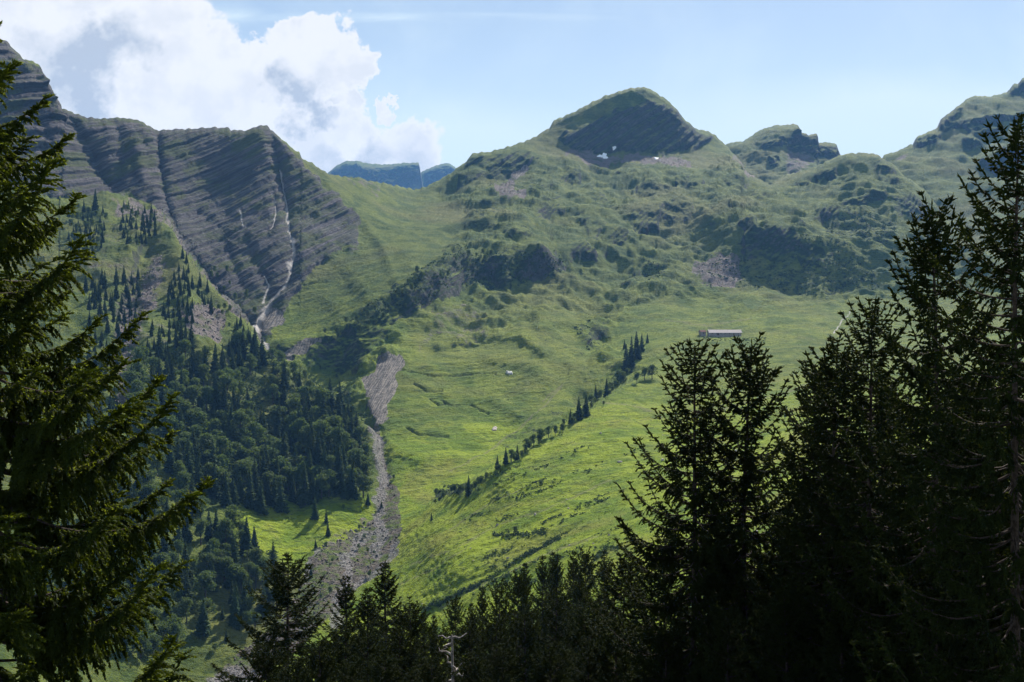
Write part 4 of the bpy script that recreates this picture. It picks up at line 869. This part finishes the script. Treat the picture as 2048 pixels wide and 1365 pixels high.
def barn():
    P0, P1 = surf(1415, 670), surf(1480, 671); c = (P0 + P1) / 2; c[2] = max(P0[2], P1[2]) + .2
    d = P1 - P0; L = 1.0 * math.hypot(d[0], d[1]); ang = math.atan2(d[1], d[0]); L = 65 / F * np.linalg.norm(c)
    e = empty('alpine_barn', c, 0.02); W = 11.0
    me, R = gable(L - 1.2, W, 2.6, 5.4, .6, .14)
    wall = obj('wall', me, M_STONE, e)
    for v, f in R: obj('roof', mesh_np('roof', v, f, False), M_ROOF, e)
    for x in np.linspace(-L / 2 + 4, L / 2 - 4, 7):
        obj('window', mesh_np('window', *box(x - .45, x + .45, -W / 2 - .03, -W / 2 + .1, 1.0, 1.8), smooth=False), M_DARK, wall).name = 'window'
    dr = obj('door', mesh_np('door', *box(-L / 2 + 9, -L / 2 + 11.2, -W / 2 - .05, -W / 2 + .1, -.2, 2.1), smooth=False), M_PLANK, e)
    for s in (-1, 1):
        obj('verge_board', mesh_np('verge_board', *join([(np.array([(s * (L / 2 + .02) + a, y, z) for a in (0, .35) for y, z in q], float), np.array([(0,1,2,3),(7,6,5,4),(0,4,5,1),(1,5,6,2),(2,6,7,3),(3,7,4,0)])) for q in (((-W/2-.6,2.25),(0,5.4),(0,5.85),(-W/2-.6,2.7)), ((0,5.4),(W/2+.6,2.25),(W/2+.6,2.7),(0,5.85)))]), smooth=False), M_WHITE, e)
    tag(e, 'long low barn with a pale sheet metal roof on the far pasture', 'barn')
    Q = surf(1402, 669); h = empty('stone_hut', (Q[0], c[1] + 1, max(Q[2], c[2] - .6)), .3)
    me, R = gable(6, 5, 2.2, 4.0, .4, .15); obj('wall', me, M_STONE, h)
    for v, f in R: obj('roof', mesh_np('roof', v, f, False), M_RED, h)
    obj('door', mesh_np('door', *box(-.5, .5, -2.56, -2.4, -.2, 1.8), smooth=False), M_PLANK, h)
    tag(h, 'small reddish hut just left of the long barn', 'hut')
barn()

# ------------------------------------------------------------------ foreground spruces
def twig_mesh(S, E, rad, rs, spikes=0):
    """needle-covered twigs: slim three-sided spindles, optionally with stray needle tufts"""
    S = np.asarray(S); E = np.asarray(E); n = len(S); T = E - S; L = np.linalg.norm(T, axis=1)[:, None] + 1e-9; T = T / L
    A = np.cross(T, rs.normal(size=(n, 3))); A /= np.linalg.norm(A, axis=1)[:, None] + 1e-9; B = np.cross(T, A)
    rad = rad[:, None] if np.ndim(rad) else rad
    Mi = S + T * L * .38; V = [S[:, None]]
    for k in range(3):
        an = 2 * math.pi * k / 3; V.append((Mi + rad * (A * math.cos(an) + B * math.sin(an)))[:, None])
    V.append(E[:, None]); V = np.concatenate(V, 1).reshape(-1, 3)
    b = np.arange(n)[:, None] * 5
    Fc = np.concatenate([b + np.array([[0, 1, 2]]), b + [[0, 2, 3]], b + [[0, 3, 1]], b + [[4, 2, 1]], b + [[4, 3, 2]], b + [[4, 1, 3]]])
    if spikes:
        VV = [V]; FF = [Fc]; m = n * 5
        for k in range(spikes):
            t = rs.uniform(.05, .95, (n, 1)); an = rs.uniform(0, 6.28, (n, 1)); d = A * np.cos(an) + B * np.sin(an)
            p = S + T * L * t; q = p + (d * 1.0 + T * .9) * rad * rs.uniform(1.2, 2.0, (n, 1)); w = np.cross(T, d) * rad * .28
            VV.append(np.stack([p - w, p + w, q], 1).reshape(-1, 3)); FF.append(m + np.arange(3 * n).reshape(-1, 3)); m += 3 * n
        V = np.concatenate(VV); Fc = np.concatenate(FF)
    return V, Fc
def near_spruce(H, prof, seed, whorl=.42, nper=5, sec=.135, twg=.08, crown_from=.12, spikes=0, droop=1.0, upturn=1.0, az=None, trad=None, seclen=1.0):
    rs = np.random.RandomState(seed)
    S = []; E = []; Rd = []; limbs = []
    def add(a, b, r): S.append(a); E.append(b); Rd.append(r)
    tp = [(0.12 * math.sin(z * .4 + seed), .12 * math.cos(z * .33 + seed), z) for z in np.linspace(-1.5, H, 24)]
    tpz = np.array(tp); tr = (trad or H * .0095) * (1 - np.clip((tpz[:, 2]) / H, 0, 1)) ** .8 + .012
    z = H - .25
    for q in range(6): add(np.array([0.12 * math.sin(H*.4+seed), .12 * math.cos(H*.33+seed), H - .5 + q * .1]), np.array([0.12 * math.sin(H*.4+seed), .12*math.cos(H*.33+seed), H - .38 + q * .12]), .03)
    while z > H * crown_from:
        dtop = H - z; Rr = prof(dtop)
        nb = nper if dtop > .8 else 4
        a0 = rs.uniform(0, 6.28)
        c0 = np.array([np.interp(z, tpz[:, 2], tpz[:, 0]), np.interp(z, tpz[:, 2], tpz[:, 1])])
        for k in range(nb):
            if rs.rand() < .06: continue
            a = a0 + 2 * math.pi * k / nb + rs.normal() * .22
            if az is not None and math.cos(a - az[0]) < az[1] and rs.rand() < .8: continue
            L = Rr * rs.uniform(.62, 1.12); zz = z + rs.uniform(-.5, .5) * whorl
            rel = min(1, dtop / 7.0)
            el = .72 * (1 - rel) ** 1.3 + .04 - .16 * rel + rs.normal() * .09        # start slope
            n = max(4, int(L / .14)); t = np.linspace(0, 1, n + 1)
            curl = .34 * upturn * rs.uniform(.6, 1.4)
            sag = -.32 * rel
            lat = rs.normal() * .12
            u = np.array([math.cos(a), math.sin(a)]); w2 = np.array([-u[1], u[0]])
            Z = zz + L * (el * t + sag * (t - t ** 2) * 1.2 + curl * t ** 3)
            XY = c0 + (u[None] * (L * t)[:, None]) + w2[None] * (lat * L * t ** 2)[:, None] + rs.normal(size=(n + 1, 2)) * .012
            P = np.concatenate([XY, Z[:, None]], 1)
            limbs.append(tube(P[::2] if n > 5 else P, np.linspace(max(.008, L * .011), .005, len(P[::2] if n > 5 else P)), 4))
            # needle-clad tip of the limb
            s_acc = 0.0; side = 1; nsec = int(L / sec)
            for j in range(1, nsec + 1):
                tt = (j + rs.uniform(-.3, .3)) / (nsec + .5)
                if tt < .12 + .08 * rel: continue
                i = min(n - 1, int(tt * n)); fr = tt * n - i; p = P[i] * (1 - fr) + P[i+1] * fr; T = P[i+1] - P[i]; T /= np.linalg.norm(T)
                for side in (-1, 1):
                    if rs.rand() < .14: continue
                    ls = (.14 + .46 * L * .42 * (1 - tt) ** .75) * rs.uniform(.55, 1.15); ls = min(ls * seclen, 1.25)
                    sd = np.array([-T[1], T[0], 0]) * side; sd /= np.linalg.norm(sd) + 1e-9
                    hang = droop * (1 - tt) ** .6 * rs.uniform(.5, 1.5) * (.35 + .65 * rel)
                    m = max(2, int(ls / twg)); d = T * .75 + sd * .85 + np.array([0, 0, .12]); d /= np.linalg.norm(d)
                    pc = p.copy(); step = ls / m
                    for v in range(m):
                        d2 = d + np.array([0, 0, -hang * (v + 1) / m * 1.5]); d2 /= np.linalg.norm(d2)
                        pn = pc + d2 * step; add(pc, pn + d2 * .03, .029)
                        lt = (.05 + .13 * (1 - v / m)) * rs.uniform(.6, 1.3)
                        for s2 in (-1, 1):
                            if rs.rand() < .25: continue
                            o = np.cross(d2, [0, 0, 1.0]) * s2; o /= np.linalg.norm(o) + 1e-6
                            e = d2 * .75 + o * .7 + np.array([0, 0, -.35 * hang + .15]) + rs.normal(size=3) * .15; e /= np.linalg.norm(e)
                            add(pc, pc + e * lt * 1.15, .027)
                        pc = pn
            for i in range(int(n * .45), n): add(P[i], P[i+1] + (P[i+1] - P[i]) * .25, .036)
            for s2 in (-.6, .6):
                d = P[-1] - P[-2]; d /= np.linalg.norm(d); add(P[-2], P[-2] + (d + np.array([-d[1], d[0], .2]) * s2) * .15, .03)
        z -= whorl * rs.uniform(.75, 1.25) * (.55 + .45 * min(1, dtop / 3))
    V, f = twig_mesh(np.array(S), np.array(E), np.array(Rd), rs, spikes)
    return (V, f), join(limbs), tube(tp, tr, 10)
def build_near(parts, name='spruce_tree', nm_=None):
    e = empty(name, (0, 0, 0)); nd, lb, tk = parts
    obj('trunk', mesh_np('trunk', *tk), M_BARK, e); obj('branches', mesh_np('branches', *lb), M_BARK, e); obj('needles', mesh_np('needles', *nd, smooth=False), nm_ or M_NEED, e)
    return e
def put_near(e, px, topy, r, H, rz, label, group=None, wide=1.0):
    x, y, z = pt(px, topy, r); g = near_z(r) - .3
    s = (z - g) / H
    e.location = (x, y, g); e.scale = (s * wide, s * wide, s); e.rotation_euler = (0, 0, rz); tag(e, label, 'spruce', group)
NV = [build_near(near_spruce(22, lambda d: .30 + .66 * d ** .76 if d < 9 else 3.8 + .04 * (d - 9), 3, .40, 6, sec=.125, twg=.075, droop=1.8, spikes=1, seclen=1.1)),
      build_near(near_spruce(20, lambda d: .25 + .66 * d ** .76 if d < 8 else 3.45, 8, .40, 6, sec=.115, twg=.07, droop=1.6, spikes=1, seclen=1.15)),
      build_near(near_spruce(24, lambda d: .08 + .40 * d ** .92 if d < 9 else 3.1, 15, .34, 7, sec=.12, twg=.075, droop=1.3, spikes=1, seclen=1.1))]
NH = [22, 20, 24]; nused = set()
def spruce_at(v, px, topy, r, rz, label, group=None, wide=1.0):
    e = NV[v] if v not in nused else copy_tree(NV[v]); nused.add(v); put_near(e, px, topy, r, NH[v], rz, label, group, wide)
spruce_at(0, 1390, 700, 35, .6, 'left one of the twin open spruces right of centre', None, .88)
spruce_at(1, 1500, 690, 35, 2.2, 'right one of the twin open spruces right of centre', None, .82)
spruce_at(0, 2042, 262, 20, 4.0, 'tallest near spruce cut by the right edge of the photo', None, .78)
spruce_at(1, 1868, 415, 25, 5.1, 'tall near spruce second from the right edge', None, .72)
spruce_at(1, 1672, 690, 31, 1.1, 'near spruce with upswept tips right of the twin spruces', None, .8)
spruce_at(0, 1625, 742, 34, 2.9, 'lower near spruce close beside the twin spruces', None, .7)
spruce_at(0, 1745, 620, 29, 3.7, 'near spruce left of the second tallest one', None, .8)
spruce_at(1, 575, 1120, 62, 1.3, 'broad dark spruce rising alone in front of the gravel fan', None, 1.2)
spruce_at(2, 688, 1152, 70, 2.0, 'slender dark spruce top right of the broad one')
spruce_at(2, 773, 1124, 74, .2, 'pointed spruce top just right of the stream bed', None, 1.1)
spruce_at(2, 732, 1178, 66, 3.3, 'spruce top squeezed left of the pointed one')
spruce_at(1, 821, 1209, 64, 4.4, 'low spruce top right of the pointed one')
ORD = 'first second third fourth fifth sixth seventh eighth ninth tenth eleventh twelfth thirteenth fourteenth fifteenth sixteenth seventeenth eighteenth nineteenth twentieth twenty-first twenty-second twenty-third twenty-fourth'.split()
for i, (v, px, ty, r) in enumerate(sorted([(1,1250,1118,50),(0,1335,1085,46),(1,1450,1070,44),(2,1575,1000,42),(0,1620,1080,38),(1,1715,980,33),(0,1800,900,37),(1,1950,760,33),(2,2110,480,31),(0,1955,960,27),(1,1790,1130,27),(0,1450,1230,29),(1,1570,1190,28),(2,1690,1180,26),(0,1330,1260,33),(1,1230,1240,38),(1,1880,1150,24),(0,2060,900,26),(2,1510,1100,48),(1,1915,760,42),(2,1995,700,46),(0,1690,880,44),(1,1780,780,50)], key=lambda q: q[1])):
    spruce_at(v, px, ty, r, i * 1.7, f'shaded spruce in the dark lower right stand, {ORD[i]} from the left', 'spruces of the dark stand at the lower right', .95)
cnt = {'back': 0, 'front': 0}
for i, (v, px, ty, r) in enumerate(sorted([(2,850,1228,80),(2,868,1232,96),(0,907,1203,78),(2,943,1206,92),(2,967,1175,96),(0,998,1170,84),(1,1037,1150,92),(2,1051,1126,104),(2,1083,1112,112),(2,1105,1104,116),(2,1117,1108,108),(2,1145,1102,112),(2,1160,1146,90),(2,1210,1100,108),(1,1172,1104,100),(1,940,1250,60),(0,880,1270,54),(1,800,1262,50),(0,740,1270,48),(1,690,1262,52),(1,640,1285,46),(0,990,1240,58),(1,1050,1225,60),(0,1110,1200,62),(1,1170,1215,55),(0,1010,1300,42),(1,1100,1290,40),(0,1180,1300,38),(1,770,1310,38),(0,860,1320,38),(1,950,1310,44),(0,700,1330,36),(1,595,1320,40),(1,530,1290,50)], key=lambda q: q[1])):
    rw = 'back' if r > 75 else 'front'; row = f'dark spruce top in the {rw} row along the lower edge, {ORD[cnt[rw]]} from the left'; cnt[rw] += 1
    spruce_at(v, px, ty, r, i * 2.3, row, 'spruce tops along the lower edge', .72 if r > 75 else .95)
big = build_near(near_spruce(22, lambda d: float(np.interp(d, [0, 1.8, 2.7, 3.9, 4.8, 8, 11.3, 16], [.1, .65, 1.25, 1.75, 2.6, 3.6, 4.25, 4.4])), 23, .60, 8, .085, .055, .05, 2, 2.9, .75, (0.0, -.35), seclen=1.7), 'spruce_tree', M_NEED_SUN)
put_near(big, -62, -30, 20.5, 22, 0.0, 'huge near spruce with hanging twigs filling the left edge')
# dead tree
def snag():
    r = 46; x, y, z = pt(903, 1270, r); g = near_z(r); e = empty('dead_tree', (x, y, g)); H = z - g; q = np.random.RandomState(4)
    obj('trunk', mesh_np('trunk', *tube([(.05 * math.sin(k), .05 * math.cos(k * 1.3), H * k / 9) for k in range(10)], np.linspace(.20, .04, 10), 8)), M_DEAD, e)
    px = lambda a: a / F * math.hypot(r, z)
    for (h, s, L, up) in [(5, -1, 27, 3), (7, 1, 30, 8), (18, -1, 22, -14), (40, -1, 26, 14), (58, -1, 16, 18), (60, 1, 17, -10), (78, 1, 20, 22), (82, 1, 34, 8), (90, -1, 18, -12)]:
        P = [(0, 0, H - px(h))]
        for k in range(1, 6): P.append((s * px(L) * k / 5 + q.normal() * .05, q.normal() * .12, H - px(h) + px(up) * (k / 5) ** 1.3 + q.normal() * .045))
        b = obj('branch', mesh_np('branch', *tube(P, np.linspace(.055, .012, 6), 6)), M_DEAD, e)
    tag(e, 'bare bleached dead tree with crooked limbs among the lower spruces', 'dead tree')
snag()

# ------------------------------------------------------------------ the air
def haze():
    v, f = box(-4200, 4200, -60, 6600, -420, 760)
    m, t = new_mat('haze_air'); p = t.new('ShaderNodeVolumePrincipled'); p.inputs['Color'].default_value = (.20, .48, 1.0, 1); p.inputs['Density'].default_value = HAZE
    p.inputs['Anisotropy'].default_value = 0.1
    o = t.new('ShaderNodeOutputMaterial'); t.l.new(p.outputs[0], o.inputs['Volume'])
    ob = obj('haze', mesh_np('haze', v, f, False), m); tag(ob, kind='stuff', label='thin bluish air between the viewer and the mountains')
HAZE = 0.000046
haze()
